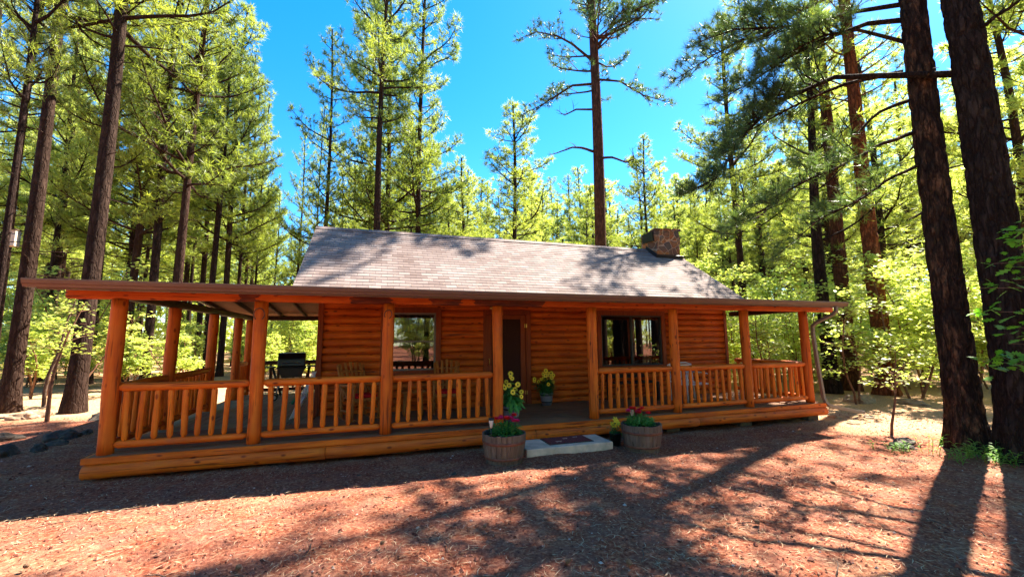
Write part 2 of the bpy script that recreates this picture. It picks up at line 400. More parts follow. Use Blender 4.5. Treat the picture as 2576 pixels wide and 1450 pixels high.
def shingle():
    m, nt, b = newmat('roof_shingles')
    t = nt.nodes.new('ShaderNodeTexCoord'); sp = N(nt, 'ShaderNodeSeparateXYZ'); nt.links.new(t.outputs['Object'], sp.inputs[0])
    cb = N(nt, 'ShaderNodeCombineXYZ'); nt.links.new(sp.outputs[0], cb.inputs[0])
    # distance up the slope, measured along y
    ml = N(nt, 'ShaderNodeMath', operation='MULTIPLY_ADD'); ml.inputs[1].default_value = 1.2093; ml.inputs[2].default_value = -1.45*1.2093+.0145+.132*40; nt.links.new(sp.outputs[1], ml.inputs[0]); nt.links.new(ml.outputs[0], cb.inputs[1])
    br = N(nt, 'ShaderNodeTexBrick'); nt.links.new(cb.outputs[0], br.inputs['Vector']); br.offset = .5
    br.inputs['Scale'].default_value = 1; br.inputs['Brick Width'].default_value = .23; br.inputs['Row Height'].default_value = .132; br.inputs['Mortar Size'].default_value = .003
    br.inputs['Color1'].default_value = (.0,0,0,1); br.inputs['Color2'].default_value = (1,1,1,1); br.inputs['Mortar'].default_value = (.5,.5,.5,1); br.inputs['Mortar Smooth'].default_value = 0.1; br.inputs['Bias'].default_value = 0
    col = ramp(nt, br.outputs['Color'], [(0, (.135,.092,.08)), (.5, (.19,.138,.122)), (1, (.25,.195,.175))])
    g = noise_(nt, coords(nt), 90, 3)
    col = mixc(nt, ramp(nt, g, [(.35, (.35,)*3), (.6, (0,)*3)]), col, (.12,.075,.065))
    g2 = noise_(nt, coords(nt), 1.1, 4); col = mixc(nt, ramp(nt, g2, [(.4, (0,)*3), (.7, (.35,)*3)]), col, (.32,.27,.25))
    col = mixc(nt, br.outputs['Fac'], col, (.05,.03,.03))
    nt.links.new(col, b.inputs['Base Color']); b.inputs['Roughness'].default_value = .85; b.inputs['Specular IOR Level'].default_value = .15; bump(nt, b, g, .3, .004)
    return m
SHING = shingle()
def stonemat():
    m, nt, b = newmat('chimney_stone')
    v = coords(nt, (1,1,1)); vo = N(nt, 'ShaderNodeTexVoronoi', feature='DISTANCE_TO_EDGE'); vo.inputs['Scale'].default_value = 4.2; nt.links.new(v, vo.inputs['Vector'])
    vc = N(nt, 'ShaderNodeTexVoronoi'); vc.inputs['Scale'].default_value = 4.2; nt.links.new(v, vc.inputs['Vector'])
    col = ramp(nt, vc.outputs['Color'], [(.15, (.08,.055,.045)), (.4, (.22,.075,.03)), (.6, (.36,.13,.04)), (.85, (.15,.11,.09))])
    g = noise_(nt, v, 20, 6); col = mixc(nt, ramp(nt, g, [(.4, (0,)*3), (.7, (.5,)*3)]), col, (.1,.05,.03))
    e = ramp(nt, vo.outputs['Distance'], [(.02, (1,)*3), (.05, (0,)*3)])
    col = mixc(nt, e, col, (.42,.25,.16)); nt.links.new(col, b.inputs['Base Color']); b.inputs['Roughness'].default_value = .9
    hb = N(nt, 'ShaderNodeMath', operation='MULTIPLY'); hb.inputs[1].default_value = 1; nt.links.new(ramp(nt, vo.outputs['Distance'], [(.02, (0,)*3), (.12, (1,)*3)]), hb.inputs[0])
    bump(nt, b, hb.outputs[0], .9, .04); return m
STONE = stonemat()

# ================================================================== GROUND
def axis(segs):
    a = []
    for s, e, st in segs: a += list(np.arange(s, e, st))
    a.append(segs[-1][1]); return np.array(a)
gxs = axis([(-160,-40,8), (-40,-14,1.3), (-14,-3,.3), (-3,14,.13), (14,26,.3), (26,50,1.3), (50,200,8)])
gys = axis([(-120,-30,8), (-30,-8,1.2), (-8,1,.12), (1,12,.3), (12,40,1.0), (40,220,8)])
GX, GY = np.meshgrid(gxs, gys, indexing='xy')
GZ = gbase(GX, GY)+.03*(vnoise(GX*4, GY*4)-.5)+.014*(vnoise(GX*13, GY*13)-.5)
nx, ny = len(gxs), len(gys)
V = np.stack([GX.ravel(), GY.ravel(), GZ.ravel()], 1)
idx = np.arange(nx*ny).reshape(ny, nx)
Fq = np.stack([idx[:-1,:-1], idx[:-1,1:], idx[1:,1:], idx[1:,:-1]], -1).reshape(-1, 4)
me = bpy.data.meshes.new('ground'); me.vertices.add(len(V)); me.vertices.foreach_set('co', V.astype(np.float32).ravel())
me.loops.add(Fq.size); me.loops.foreach_set('vertex_index', Fq.ravel().astype(np.int32)); me.polygons.add(len(Fq))
me.polygons.foreach_set('loop_start', np.arange(0, Fq.size, 4, dtype=np.int32)); me.polygons.foreach_set('loop_total', np.full(len(Fq), 4, dtype=np.int32))
me.update(calc_edges=True); me.polygons.foreach_set('use_smooth', [True]*len(Fq)); me.materials.append(GROUND)
go = bpy.data.objects.new('ground', me); COL.objects.link(go); tag(go, kind='structure')

# ================================================================== CABIN
rc = random.Random(11)
cabin = thing('log_cabin', 'orange stained log cabin with wraparound railed porch and grey shingle roof', 'cabin')
PX = [0, 1.6634, 3.4424, 5.2369, 7.0437, 8.8561, 10.6606, 12.3705]
PYL = [1.6155, 3.4685, 5.1592, 6.1804]
WY0, WY1, WX0, WX1 = 2.09, 6.05, 2.21, 12.18
ZT = 1.985
def side_roof_z(y): return 2.18+.11*(y+.5) if y < 3.09 else 2.5749-.11*(y-3.09)

def siding(name, x0, x1, face, sign, opens, mat, z0=-.05, z1=2.4, along='x'):
    b = MB(); n = int(round((z1-z0)/.15))
    for k in range(n):
        zc = z0+.15*k+.075; ints = [(x0, x1)]
        for (a, e, zl, zh) in opens:
            if zl-.02 < zc < zh+.02:
                ni = []
                for (p, q) in ints:
                    if e <= p or a >= q: ni.append((p, q)); continue
                    if a > p: ni.append((p, a))
                    if e < q: ni.append((e, q))
                ints = ni
        ph = rc.uniform(0, 6)
        for (p, q) in ints:
            m = max(2, int((q-p)/.3)); rows = []
            for i in range(m+1):
                xx = p+(q-p)*i/m; rad = .055*(1+.06*math.sin(xx*1.7+ph)); row = []
                for j in range(9):
                    a = R(-90+180*j/8); dy = -rad*math.cos(a)*sign; dz = .073*math.sin(a)
                    dy += .012*sign if abs(j-4) == 4 else 0
                    pt = (xx, face+dy, zc+dz) if along == 'x' else (face+dy, xx, zc+dz)
                    row.append(len(b.v)); b.v.append(pt)
                rows.append(row)
            for i in range(m):
                for j in range(8): b.f.append((rows[i][j], rows[i+1][j], rows[i+1][j+1], rows[i][j+1]))
            b.f.append(tuple(rows[0])); b.f.append(tuple(rows[-1]))
    o = b.build('wall', mat, cabin, smooth=True); return o
opens = [(3.36, 4.58, .70, 2.09), (5.50, 6.60, -.1, 2.05), (8.31, 10.26, .66, 2.09)]
fw = siding('wall', WX0+.06, WX1-.0, WY0, 1, opens, SID)
# wall core behind the siding, with the openings left out
core = MB(); c0, c1 = WY0+.012, WY0+.14
xs = [(WX0+.02, 3.36, []), (3.36, 4.58, [(.70, 2.09)]), (4.58, 5.5, []), (5.5, 6.6, [(-.05, 2.05)]), (6.6, 8.31, []), (8.31, 10.26, [(.66, 2.09)]), (10.26, WX1-.02, [])]
for a, e, hl in xs:
    if not hl: core.box(a, e, c0, c1, -.1, 2.45)
    else:
        if hl[0][0] > 0: core.box(a, e, c0, c1, -.1, hl[0][0])
        core.box(a, e, c0, c1, hl[0][1], 2.45)
core.box(WX0+.02, WX0+.14, c1, WY1, -.1, 2.45); core.box(WX1-.14, WX1-.02, c1, WY1, -.1, 2.45); core.box(WX0+.14, WX1-.14, WY1-.14, WY1-.02, -.1, 2.45)
core.box(WX0+.14, WX1-.14, c1, WY1-.14, -.12, -.02)
core.build('wall_core', INTR, cabin)
siding('wall', WY0+.05, WY1-.02, WX0+.02, 1, [], SIDY, along='y'); siding('wall', WY0+.05, WY1-.02, WX1-.0, -1, [], SIDY, along='y')
siding('wall', WX0+.05, WX1-.05, WY1-.01, -1, [], SID)
for gx, sg in ((WX0, -1), (WX1-.04, 1)):
    gb = MB(); gb.prism([(WY0, 2.4), (WY1, 2.4), (4.07, 3.98)], 'x', gx, gx+.04); gb.build('gable', SIDY, cabin)
for x0, x1 in ((WX0-.03, WX0+.065), (WX1-.035, WX1+.05)):
    b = MB(); b.box(x0, x1, WY0-.075, WY0+.04, -.04, 2.3); b.build('corner_board', TRIM, cabin, bevel=.004)
for x0, x1 in ((WX0-.03, WX0+.065), (WX1-.035, WX1+.05)):
    b = MB(); b.box(x0, x1, WY1-.04, WY1+.075, -.04, 2.3); b.build('corner_board', TRIM, cabin, bevel=.004)

# windows
def window(x0, x1, z0, z1, tz, kind):
    f = MB(); y0, y1 = WY0-.072, WY0-.045
    root = MB()
    tw = .105
    root.box(x0-tw, x0, y0, WY0+.05, z0-tw*.9, z1+tw); root.box(x1, x1+tw, y0, WY0+.05, z0-tw*.9, z1+tw)
    root.box(x0, x1, y0-.002, WY0+.05, z1, z1+tw); root.box(x0, x1, y0-.012, WY0+.05, z0-tw*.9, z0)
    w = root.build('window', TRIM, cabin, bevel=.003)
    t = .035; ya, yb = WY0-.045, WY0+.03
    f.box(x0, x0+t, ya, yb, z0, z1); f.box(x1-t, x1, ya, yb, z0, z1); f.box(x0+t, x1-t, ya, yb, z1-t, z1); f.box(x0+t, x1-t, ya, yb, z0, z0+t)
    if kind == 'hung': f.box(x0+t, x1-t, ya-.004, yb, tz-.015, tz+.015)
    else: f.box(tz-.02, tz+.02, ya-.004, yb, z0+t, z1-t)
    f.build('frame', WINP if kind == 'hung' else WINF, w, bevel=.002)
    for g in (((x0+t, x1-t, z0+t, tz-.015), (x0+t, x1-t, tz+.015, z1-t)) if kind == 'hung' else ((x0+t, tz-.02, z0+t, z1-t), (tz+.02, x1-t, z0+t, z1-t))):
        p = MB(); yy = WY0-.012+(0.012 if g[2] > z0+.3 or g[0] > x0+.3 else 0)
        p.quad((g[0], yy, g[2]), (g[1], yy, g[2]), (g[1], yy, g[3]), (g[0], yy, g[3])); p.build('pane', GLASS, w)
    return w
w1 = window(3.46, 4.47, .80, 1.985, 1.39, 'hung'); w2 = window(8.42, 10.15, .765, 1.985, 9.28, 'slide')
def curtain(w, x0, x1, z0, z1, mat, y=2.26, amp=.02):
    b = MB(); n = int((x1-x0)/.012)
    for i in range(n+1):
        x = x0+(x1-x0)*i/n; yy = y+amp*math.sin(x*70)+.4*amp*math.sin(x*31)
        b.v += [(x, yy, z0), (x, yy, z1)]
    for i in range(n): b.f.append((2*i, 2*i+2, 2*i+3, 2*i+1))
    b.build('curtain', mat, w, smooth=True)
curtain(w1, 3.44, 4.5, 1.60, 2.03, SHEER); curtain(w2, 9.72, 10.0, .6, 2.05, CURT); curtain(w2, 8.40, 8.52, .6, 2.05, CURT)

# door
b = MB(); b.box(5.50, 5.585, WY0-.074, WY0+.1, 0.001, 1.965); b.box(6.49, 6.60, WY0-.074, WY0+.1, 0.001, 1.965); b.box(5.50, 6.60, WY0-.076, WY0+.1, 1.965, 2.07)
dframe = b.build('door_frame', TRIM, cabin, bevel=.003)
b = MB(); ya, yb = WY0-.045, WY0-.012
b.box(5.59, 5.69, ya, yb, .01, 1.96); b.box(6.37, 6.485, ya, yb, .01, 1.96); b.box(5.69, 6.37, ya, yb, 1.87, 1.96); b.box(5.69, 6.37, ya, yb, .01, .19)
door = b.build('screen_door', TRIM, cabin, bevel=.003)
b = MB(); b.box(5.69, 6.37, WY0-.026, WY0-.022, .19, 1.87); b.build('screen', SCREEN, door)
b = MB(); b.box(5.59, 6.485, WY0+.02, WY0+.06, .0, 1.96); b.build('inner_door', TRIM, cabin)
b = MB(); b.tube([(5.63, ya, 1.0), (5.63, ya-.045, 1.0), (5.63, ya-.05, .93), (5.63, ya-.045, .86), (5.63, ya, .86)], .008, 8); b.build('door_handle', BRASS, door, smooth=True)
for z in (1.72, .25):
    b = MB(); b.box(6.462, 6.48, ya-.006, ya, z-.04, z+.04); b.box(6.492, 6.51, WY0-.08, WY0-.074, z-.04, z+.04); b.build('hinge', BRASS, door)

# deck
b = MB(); y = -.12; i = 0
while y < 2.05:
    w = .136
    xs0, xs1 = -.12, 12.60
    if y < 1.2:
        cut = sorted([xs0, xs1]+[2.4+rc.uniform(-.2,.2)+3.66*(k)+(1.8 if i % 2 else 0) for k in range(3) if 2.4+3.66*k+1.8 < 12.3])
    else: cut = sorted([2.235, xs1]+[5.6+rc.uniform(-.3,.3), 9.3+rc.uniform(-.3,.3)])
    for a, e in zip(cut[:-1], cut[1:]): b.box(a+.002, e-.002, y, min(y+w, 2.085), -.035+rc.uniform(-.002, 0), rc.uniform(-.003, 0))
    y += .144; i += 1
deck = b.build('deck', DECK, cabin)
b = MB(); x = -.12
while x < 2.17:
    b.box(x, min(x+.136, 2.2), 1.325, 6.32, -.035+rc.uniform(-.002, 0), rc.uniform(-.003, 0)); x += .144
b.build('deck', DECKY, cabin)
b = MB(); b.box(-.09, 12.55, -.09, 6.3 if False else 2.0, -.16, -.045); b.box(-.09, 2.2, 2.0, 6.3, -.16, -.045); b.build('joists', RAFT, cabin)
b = MB(); b.box(-.155, 12.635, -.165, -.122, -.078, -.004); b.build('skirt_board', WX, cabin, bevel=.004)
b = MB(); b.box(-.162, -.124, -.12, 6.34, -.078, -.005); b.build('skirt_board', WY, cabin, bevel=.004)
b = MB(); b.box(12.60, 12.64, -.12, 2.2, -.105, -.005); b.build('skirt_board', WY, cabin, bevel=.004)
# the big half logs under the deck edge
prev = -.135
for e in (2.62, 5.85, 9.2, 12.63):
    b = MB(); b.log((prev, -.100, -.172), (e-.006, -.100, -.172), .095, rc, tip=0, n=18, wob=.012); b.build('sill_log', WX, cabin, smooth=True); prev = e
b = MB(); b.log((-.105, -.03, -.185), (-.105, 6.3, -.185), .078, rc, tip=0, n=16, wob=.012); b.build('sill_log', WY, cabin, smooth=True)
b = MB(); b.log((12.56, -.03, -.185), (12.56, 2.1, -.185), .078, rc, tip=0, n=16, wob=.012); b.build('sill_log', WY, cabin, smooth=True)
for x in (.6, 1.95, 3.7, 5.1, 6.95, 8.75, 10.55, 12.45):
    b = MB(); z0 = gz(x, 0)-.1; b.box(x-.15, x+.15, .02, .28, z0, -.25); b.build('pier_block', CONCD, cabin, bevel=.008)
for y in (1.9, 3.9, 5.9):
    b = MB(); z0 = gz(0, y)-.1; b.box(-.05, .2, y-.15, y+.15, z0, -.25); b.build('pier_block', CONCD, cabin, bevel=.008)

# posts
def post(x, y, r=.088, z0=.0):
    b = MB(); b.log((x, y, z0), (x, y, ZT+.002), r, rc, tip=.0, n=18, seg=12, wob=.03)
    return b.build('post', WZ, cabin, smooth=True)
for x in PX: post(x, 0)
for y in PYL: post(0, y)
post(2.08, 6.18, .08)
# beams
def sqlog(p, q, name, mat, w=.13, h=.13):
    b = MB(); b.bar(p, q, w, h); return b.build(name, mat, cabin, bevel=.03)
zc = ZT+.065
sqlog((-.56, 0, zc), (13.28, 0, zc), 'beam', BEAM, .13, .13)
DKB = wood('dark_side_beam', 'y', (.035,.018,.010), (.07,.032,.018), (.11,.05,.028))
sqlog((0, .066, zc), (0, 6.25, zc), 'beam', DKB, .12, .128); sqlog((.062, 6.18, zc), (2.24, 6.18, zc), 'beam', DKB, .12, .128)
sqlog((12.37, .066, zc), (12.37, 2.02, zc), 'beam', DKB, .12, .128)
# railings
DKX = wood('dark_back_rail', 'x', (.05,.022,.012), (.10,.04,.02), (.15,.065,.03)); DKZ = wood('dark_back_baluster', 'z', (.05,.022,.012), (.10,.04,.02), (.15,.065,.03))  # darker copy of the rail wood for the back railing
def railing(p, q, nb, horiz, mr=None, mb=None):
    p = Vector(p); q = Vector(q); d = (q-p).normalized(); a = p+d*.085; e = q-d*.085
    top = MB(); top.log(a+Vector((0,0,.832)), e+Vector((0,0,.832)), .055, rc, tip=.055, n=14)
    m = mr or (RX if horiz == 'x' else RY)
    rl = top.build('railing', m, cabin, smooth=True)
    bt = MB(); bt.log(a+Vector((0,0,.112)), e+Vector((0,0,.112)), .048, rc, tip=.05, n=14); bt.build('bottom_rail', m, rl, smooth=True)
    L = (e-a).length
    for i in range(nb):
        t = (i+.62)/(nb+.24); c = a+d*(L*t); r = .036*rc.uniform(.85, 1.1)
        dz = rc.uniform(-.012, .012); lean = d*rc.uniform(-.012, .012)
        z0, z1 = .150, .79
        b = MB(); pts = [c+Vector((0,0,z0))-lean, c+Vector((0,0,z0+.02+dz*.5))-lean, c+Vector((0,0,z0+.035+dz))-lean]+[c+lean*((j-3)/3.)+Vector((0,0,z0+.055+(z1-z0-.11)*j/6)) for j in range(1,6)]+[c+lean+Vector((0,0,z1-.035+dz)), c+lean+Vector((0,0,z1-.015+dz*.3)), c+lean+Vector((0,0,z1))]
        rr = [r*.6, r*.8, r]+[r*rc.uniform(.93, 1.06) for _ in range(5)]+[r, r*.8, r*.6]
        b.tube(pts, rr, 10, True, .04, rc); b.build('baluster', mb or RZ, rl, smooth=True)
for i, n in ((0, 9), (1, 9), (2, 10), (4, 10), (5, 10), (6, 9)):
    railing((PX[i], 0, 0), (PX[i+1], 0, 0), n, 'x')
railing((0, 0, 0), (0, PYL[0], 0), 9, 'y'); railing((0, PYL[0], 0), (0, PYL[1], 0), 10, 'y'); railing((0, PYL[2], 0), (0, PYL[3], 0), 6, 'y')
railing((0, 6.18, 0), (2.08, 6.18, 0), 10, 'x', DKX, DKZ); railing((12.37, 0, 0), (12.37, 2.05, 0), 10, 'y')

# porch roof: front strip and left wing
b = MB()
b.prism([(-.50, 2.18), (1.45, 2.3945), (1.45, 2.37), (-.50, 2.155)], 'x', -.56, 12.92)
b.prism([(1.452, 2.3947), (3.09, 2.5749), (6.72, 2.176), (6.72, 2.151), (3.09, 2.55), (1.452, 2.3697)], 'x', -.56, 2.20)
proof = b.build('porch_roof', SHING, cabin)
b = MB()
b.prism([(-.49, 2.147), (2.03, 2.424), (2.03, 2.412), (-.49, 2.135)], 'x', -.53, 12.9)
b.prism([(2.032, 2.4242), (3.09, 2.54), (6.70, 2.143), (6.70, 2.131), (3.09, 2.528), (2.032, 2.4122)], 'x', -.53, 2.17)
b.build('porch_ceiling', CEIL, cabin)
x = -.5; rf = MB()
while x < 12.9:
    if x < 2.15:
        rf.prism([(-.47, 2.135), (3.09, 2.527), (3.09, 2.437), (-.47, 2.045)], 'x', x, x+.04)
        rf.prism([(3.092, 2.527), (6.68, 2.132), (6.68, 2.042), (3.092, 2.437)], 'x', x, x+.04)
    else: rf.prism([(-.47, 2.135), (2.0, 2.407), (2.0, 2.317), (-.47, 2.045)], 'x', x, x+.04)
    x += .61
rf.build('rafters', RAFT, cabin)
b = MB(); b.box(-.56, 12.92, -.51, -.475, 2.05, 2.154); b.build('fascia', GUT, cabin)
b = MB(); b.box(-.57, -.532, -.47, 3.09, 2.0, 2.001)
for x0, x1 in ((-.60, -.565), (12.925, 12.955)):
    b = MB(); b.prism([(-.47, 2.06), (-.47, 2.165), (3.09 if x0 < 0 else 1.45, 2.56 if x0 < 0 else 2.378), (3.09 if x0 < 0 else 1.45, 2.455 if x0 < 0 else 2.273)], 'x', x0, x1)
    if x0 < 0: b.prism([(3.092, 2.455), (3.092, 2.56), (6.72, 2.162), (6.72, 2.057)], 'x', x0, x1)
    b.build('rake_board', GUT, cabin)
# gutter
prof = [(-.512, 2.168), (-.512, 2.07), (-.572, 2.07), (-.585, 2.10), (-.60, 2.112), (-.612, 2.15), (-.612, 2.168), (-.603, 2.168), (-.603, 2.152), (-.592, 2.118), (-.577, 2.106), (-.568, 2.079), (-.521, 2.079), (-.521, 2.168)]
b = MB(); b.prism(prof, 'x', -.66, 12.95)
capp = [(-.512, 2.165), (-.512, 2.07), (-.572, 2.07), (-.585, 2.10), (-.60, 2.112), (-.612, 2.15), (-.612, 2.165)]
b.prism(capp, 'x', -.665, -.6605); b.prism(capp, 'x', 12.9505, 12.955)
gut = b.build('gutter', GUT, cabin)
# downspout: a rectangular pipe swept along a path
path = [(12.62, -.565, 2.07), (12.62, -.555, 1.97), (12.60, -.50, 1.90), (12.50, -.20, 1.74), (12.485, -.12, 1.66), (12.50, -.1, 1.5), (12.55, -.1, .9), (12.60, -.13, .12), (12.62, -.15, .02), (12.70, -.16, -.06), (12.9, -.13, -.11), (14.05, .02, -.32)]
b = MB(); 
def sweep_rect(b, path, w, h):
    P = [Vector(p) for p in path]; n0 = len(b.v); a = Vector((1,0,0))
    for i, p in enumerate(P):
        d = (P[min(i+1,len(P)-1)]-P[max(i-1,0)]).normalized(); a = (a-d*a.dot(d)).normalized() if abs(a.dot(d)) < .95 else Vector((0,0,1)); c = d.cross(a)
        for s, t in ((-1,-1),(1,-1),(1,1),(-1,1)): b.v.append(tuple(p+a*(w/2*s)+c*(h/2*t)))
    for i in range(len(P)-1):
        for k in range(4): b.f.append((n0+i*4+k, n0+i*4+(k+1)%4, n0+(i+1)*4+(k+1)%4, n0+(i+1)*4+k))
    b.f.append((n0+3,n0+2,n0+1,n0)); e = n0+4*(len(P)-1); b.f.append((e,e+1,e+2,e+3))
sweep_rect(b, path, .075, .06)
b.build('downspout', DOWN, cabin, bevel=.008)
# main roof: stepped courses of shingles
def steep(b, sign):
    n = 24; y0, z0 = 1.45, 2.398; yr = 4.07; L = (yr-y0)/math.cos(math.atan(.68)); 
    for k in range(n):
        ya = y0+(yr-y0)*k/n; yb = y0+(yr-y0)*(k+1)/n; za = z0+.68*(ya-y0); zb = z0+.68*(yb-y0)
        nzv = (-.56, .83)
        P = [(ya+nzv[0]*.010, za+nzv[1]*.010), (yb+nzv[0]*.004, zb+nzv[1]*.004), (yb+.01, zb-.02), (ya, za-.02)]
        if sign < 0: P = [(8.14-y, z) for y, z in P][::-1]
        x = 1.80
        b.prism(P, 'x', 1.80, 12.32)
b = MB(); steep(b, 1); steep(b, -1)
b.build('main_roof', SHING, cabin)
b = MB()
x = 1.80
while x < 12.3:
    e = min(x+.3, 12.32)
    b.prism([(3.93, 4.115), (4.07, 4.212), (4.21, 4.115), (4.21, 4.10), (4.07, 4.196), (3.93, 4.10)], 'x', x, e-.004); x += .3
b.build('ridge_cap', SHING, cabin)
b = MB(); sl = lambda y: 2.398+.68*(y-1.45)
for xx in (1.82, 12.27):
    b.prism([(1.47, 2.375), (4.07, sl(4.07)-.024), (6.67, 2.375), (6.67, 2.23), (4.07, sl(4.07)-.17), (1.47, 2.23)], 'x', xx, xx+.03)
b.build('rake_board', GUT, cabin)
b = MB(); b.prism([(1.5, 2.37), (4.07, sl(4.07)-.045), (6.64, 2.37), (6.64, 2.355), (4.07, sl(4.07)-.06), (1.5, 2.355)], 'x', 1.86, 12.26); b.build('soffit', CEIL, cabin)
# chimney: rubble faces with an uneven outline
b = MB(); cx0, cx1, cy0, cy1 = 11.33, 12.20, 3.60, 4.30
def jit(p): 
    q = Vector(p)*3.1; return tuple(Vector(p)+Vector((mnoise.noise(q), mnoise.noise(q+Vector((9,0,0))), mnoise.noise(q+Vector((0,9,0)))))*.075)
nx_, ny_, nz_ = 12, 10, 14
def face(fn, na, nb_):
    g = [[len(b.v)+i*(nb_+1)+j for j in range(nb_+1)] for i in range(na+1)]
    for i in range(na+1):
        for j in range(nb_+1): b.v.append(jit(fn(i/na, j/nb_)))
    for i in range(na):
        for j in range(nb_): b.f.append((g[i][j], g[i+1][j], g[i+1][j+1], g[i][j+1]))
zt, zb_ = 4.74, 3.5
face(lambda s, t: (cx0+(cx1-cx0)*s, cy0, zb_+(zt-zb_)*t), nx_, nz_); face(lambda s, t: (cx1-(cx1-cx0)*s, cy1, zb_+(zt-zb_)*t), nx_, nz_)
face(lambda s, t: (cx1, cy0+(cy1-cy0)*s, zb_+(zt-zb_)*t), ny_, nz_); face(lambda s, t: (cx0, cy1-(cy1-cy0)*s, zb_+(zt-zb_)*t), ny_, nz_)
face(lambda s, t: (cx0+(cx1-cx0)*s, cy0+(cy1-cy0)*t, zt), nx_, ny_)
chim = b.build('chimney', STONE, cabin)
b = MB(); b.box(11.27, 11.33, 3.70, 4.22, 4.40, 4.69); b.build('black_side_box', BLACK, chim)  # black box on the upper left face of the chimney
rcap = random.Random(3)
for (x0, x1, y0, y1) in ((11.28,11.62,3.56,3.86), (11.63,11.93,3.57,3.85), (11.94,12.25,3.55,3.88), (11.98,12.25,3.89,4.33), (11.5,11.97,4.02,4.34)):
    b = MB(); z = zt-.015; b.prism([(x0+rcap.uniform(0,.04), y0), (x1-rcap.uniform(0,.04), y0+rcap.uniform(0,.03)), (x1, y1-rcap.uniform(0,.04)), (x0+rcap.uniform(0,.04), y1)], 'z', z, z+rcap.uniform(.04,.08)); b.build('cap_stone', STONE, chim, bevel=.012)
b = MB(); b.bar((11.27, 3.55, 3.895), (12.26, 3.55, 3.895), .02, .10, (0,-.56,.83)); b.bar((11.285, 3.57, 3.90), (11.285, 4.07, 4.24), .02, .12); b.build('flashing', DARKM, chim)

# ================================================================== THINGS ON AND AROUND THE PORCH
b = MB(); b.box(5.46, 6.94, -.78, -.19, gz(6,-.5)-.08, -.225)
tag(b.build('step_slab', CONC, None, bevel=.012), 'pale concrete slab step lying in front of the porch entrance', 'step')
mat_o = thing('doormat', 'dark red doormat with pale bear shapes lying on the concrete step', 'doormat', (6.28, -.42, -.225))
def matmat():
    m, nt, b_ = newmat('doormat_weave'); g = noise_(nt, coords(nt), 60, 5); nt.links.new(ramp(nt, g, [(.35, (.09,.012,.015)), (.65, (.22,.04,.04))]), b_.inputs['Base Color']); b_.inputs['Roughness'].default_value = .95; bump(nt, b_, g, .6, .01); return m
b = MB(); b.box(-.37, .37, -.21, .19, .0, .012); b.build('pile', matmat(), mat_o)
b = MB()
for a in ((-.385,-.37,-.225,.205), (.37,.385,-.225,.205), (-.37,.37,-.225,-.21), (-.37,.37,.19,.205)): b.box(a[0], a[1], a[2], a[3], 0, .010)
b.build('border', DARKM, mat_o)
b = MB()
for cx, cy, s in ((-.18,-.09,1), (.0,.06,.8), (.20,.10,.8)):
    b.box(cx-.045*s, cx+.045*s, cy-.018*s, cy+.022*s, .0121, .0145); b.box(cx+.046*s, cx+.068*s, cy+.0*s, cy+.03*s, .0121, .0146)
    b.box(cx-.04*s, cx-.02*s, cy-.04*s, cy-.0185*s, .0121, .0145); b.box(cx+.018*s, cx+.038*s, cy-.04*s, cy-.0185*s, .0121, .0145)
b.build('bear_shape', plain('mat_motif', (.5,.3,.24), .95, 0, .2), mat_o)

# flowers & leaves
def leaf_pts(c, d, L, w, rnd, droop=.3):
    """heart or lance leaf: two quads folded along the midrib -> list of 2 quads"""
    d = d.normalized(); s = d.cross(Vector((0,0,1)));
    if s.length < .1: s = Vector((1,0,0))
    s.normalize(); up = s.cross(d)
    a = c; m = c+d*L*.45+up*L*.08; t = c+d*L+Vector((0,0,-L*droop))
    l = c+d*L*.4+s*w/2+up*L*.03; r = c+d*L*.4-s*w/2+up*L*.03
    return [a, r, t, m], [a, m, t, l]
def leafcloud(name, mat, parent, rnd, n, fn, L, w, droop=.3):
    V = []; at = []
    for i in range(n):
        c, d = fn(rnd); s = rnd.uniform(.7, 1.25)
        for q in leaf_pts(c, d, L*s, w*s, rnd, droop): V += [tuple(p) for p in q]; at.append(rnd.random())
    return soup(name, np.array(V), 4, mat, parent, np.array(at))
def daisy(b, core, c, nrm, r, rnd, np_=11):
    nrm = nrm.normalized(); a = nrm.orthogonal().normalized(); e = nrm.cross(a)
    for k in range(np_):
        t = 6.283*k/np_; d = a*math.cos(t)+e*math.sin(t); s = a*-math.sin(t)+e*math.cos(t)
        b.quad(c+d*r*.15+s*r*.08, c+d*r*.7+s*r*.24+nrm*r*.1, c+d*r*1.05, c+d*r*.7-s*r*.24+nrm*r*.1, c+d*r*.15-s*r*.08)
    n0 = len(core.v)
    pts = [c+nrm*r*.18]+[c+(a*math.cos(t*1.047)+e*math.sin(t*1.047))*r*.3+nrm*r*.04 for t in range(6)]
    core.v += [tuple(p) for p in pts]
    for k in range(6): core.f.append((n0, n0+1+k, n0+1+(k+1)%6))
rf_ = random.Random(4)

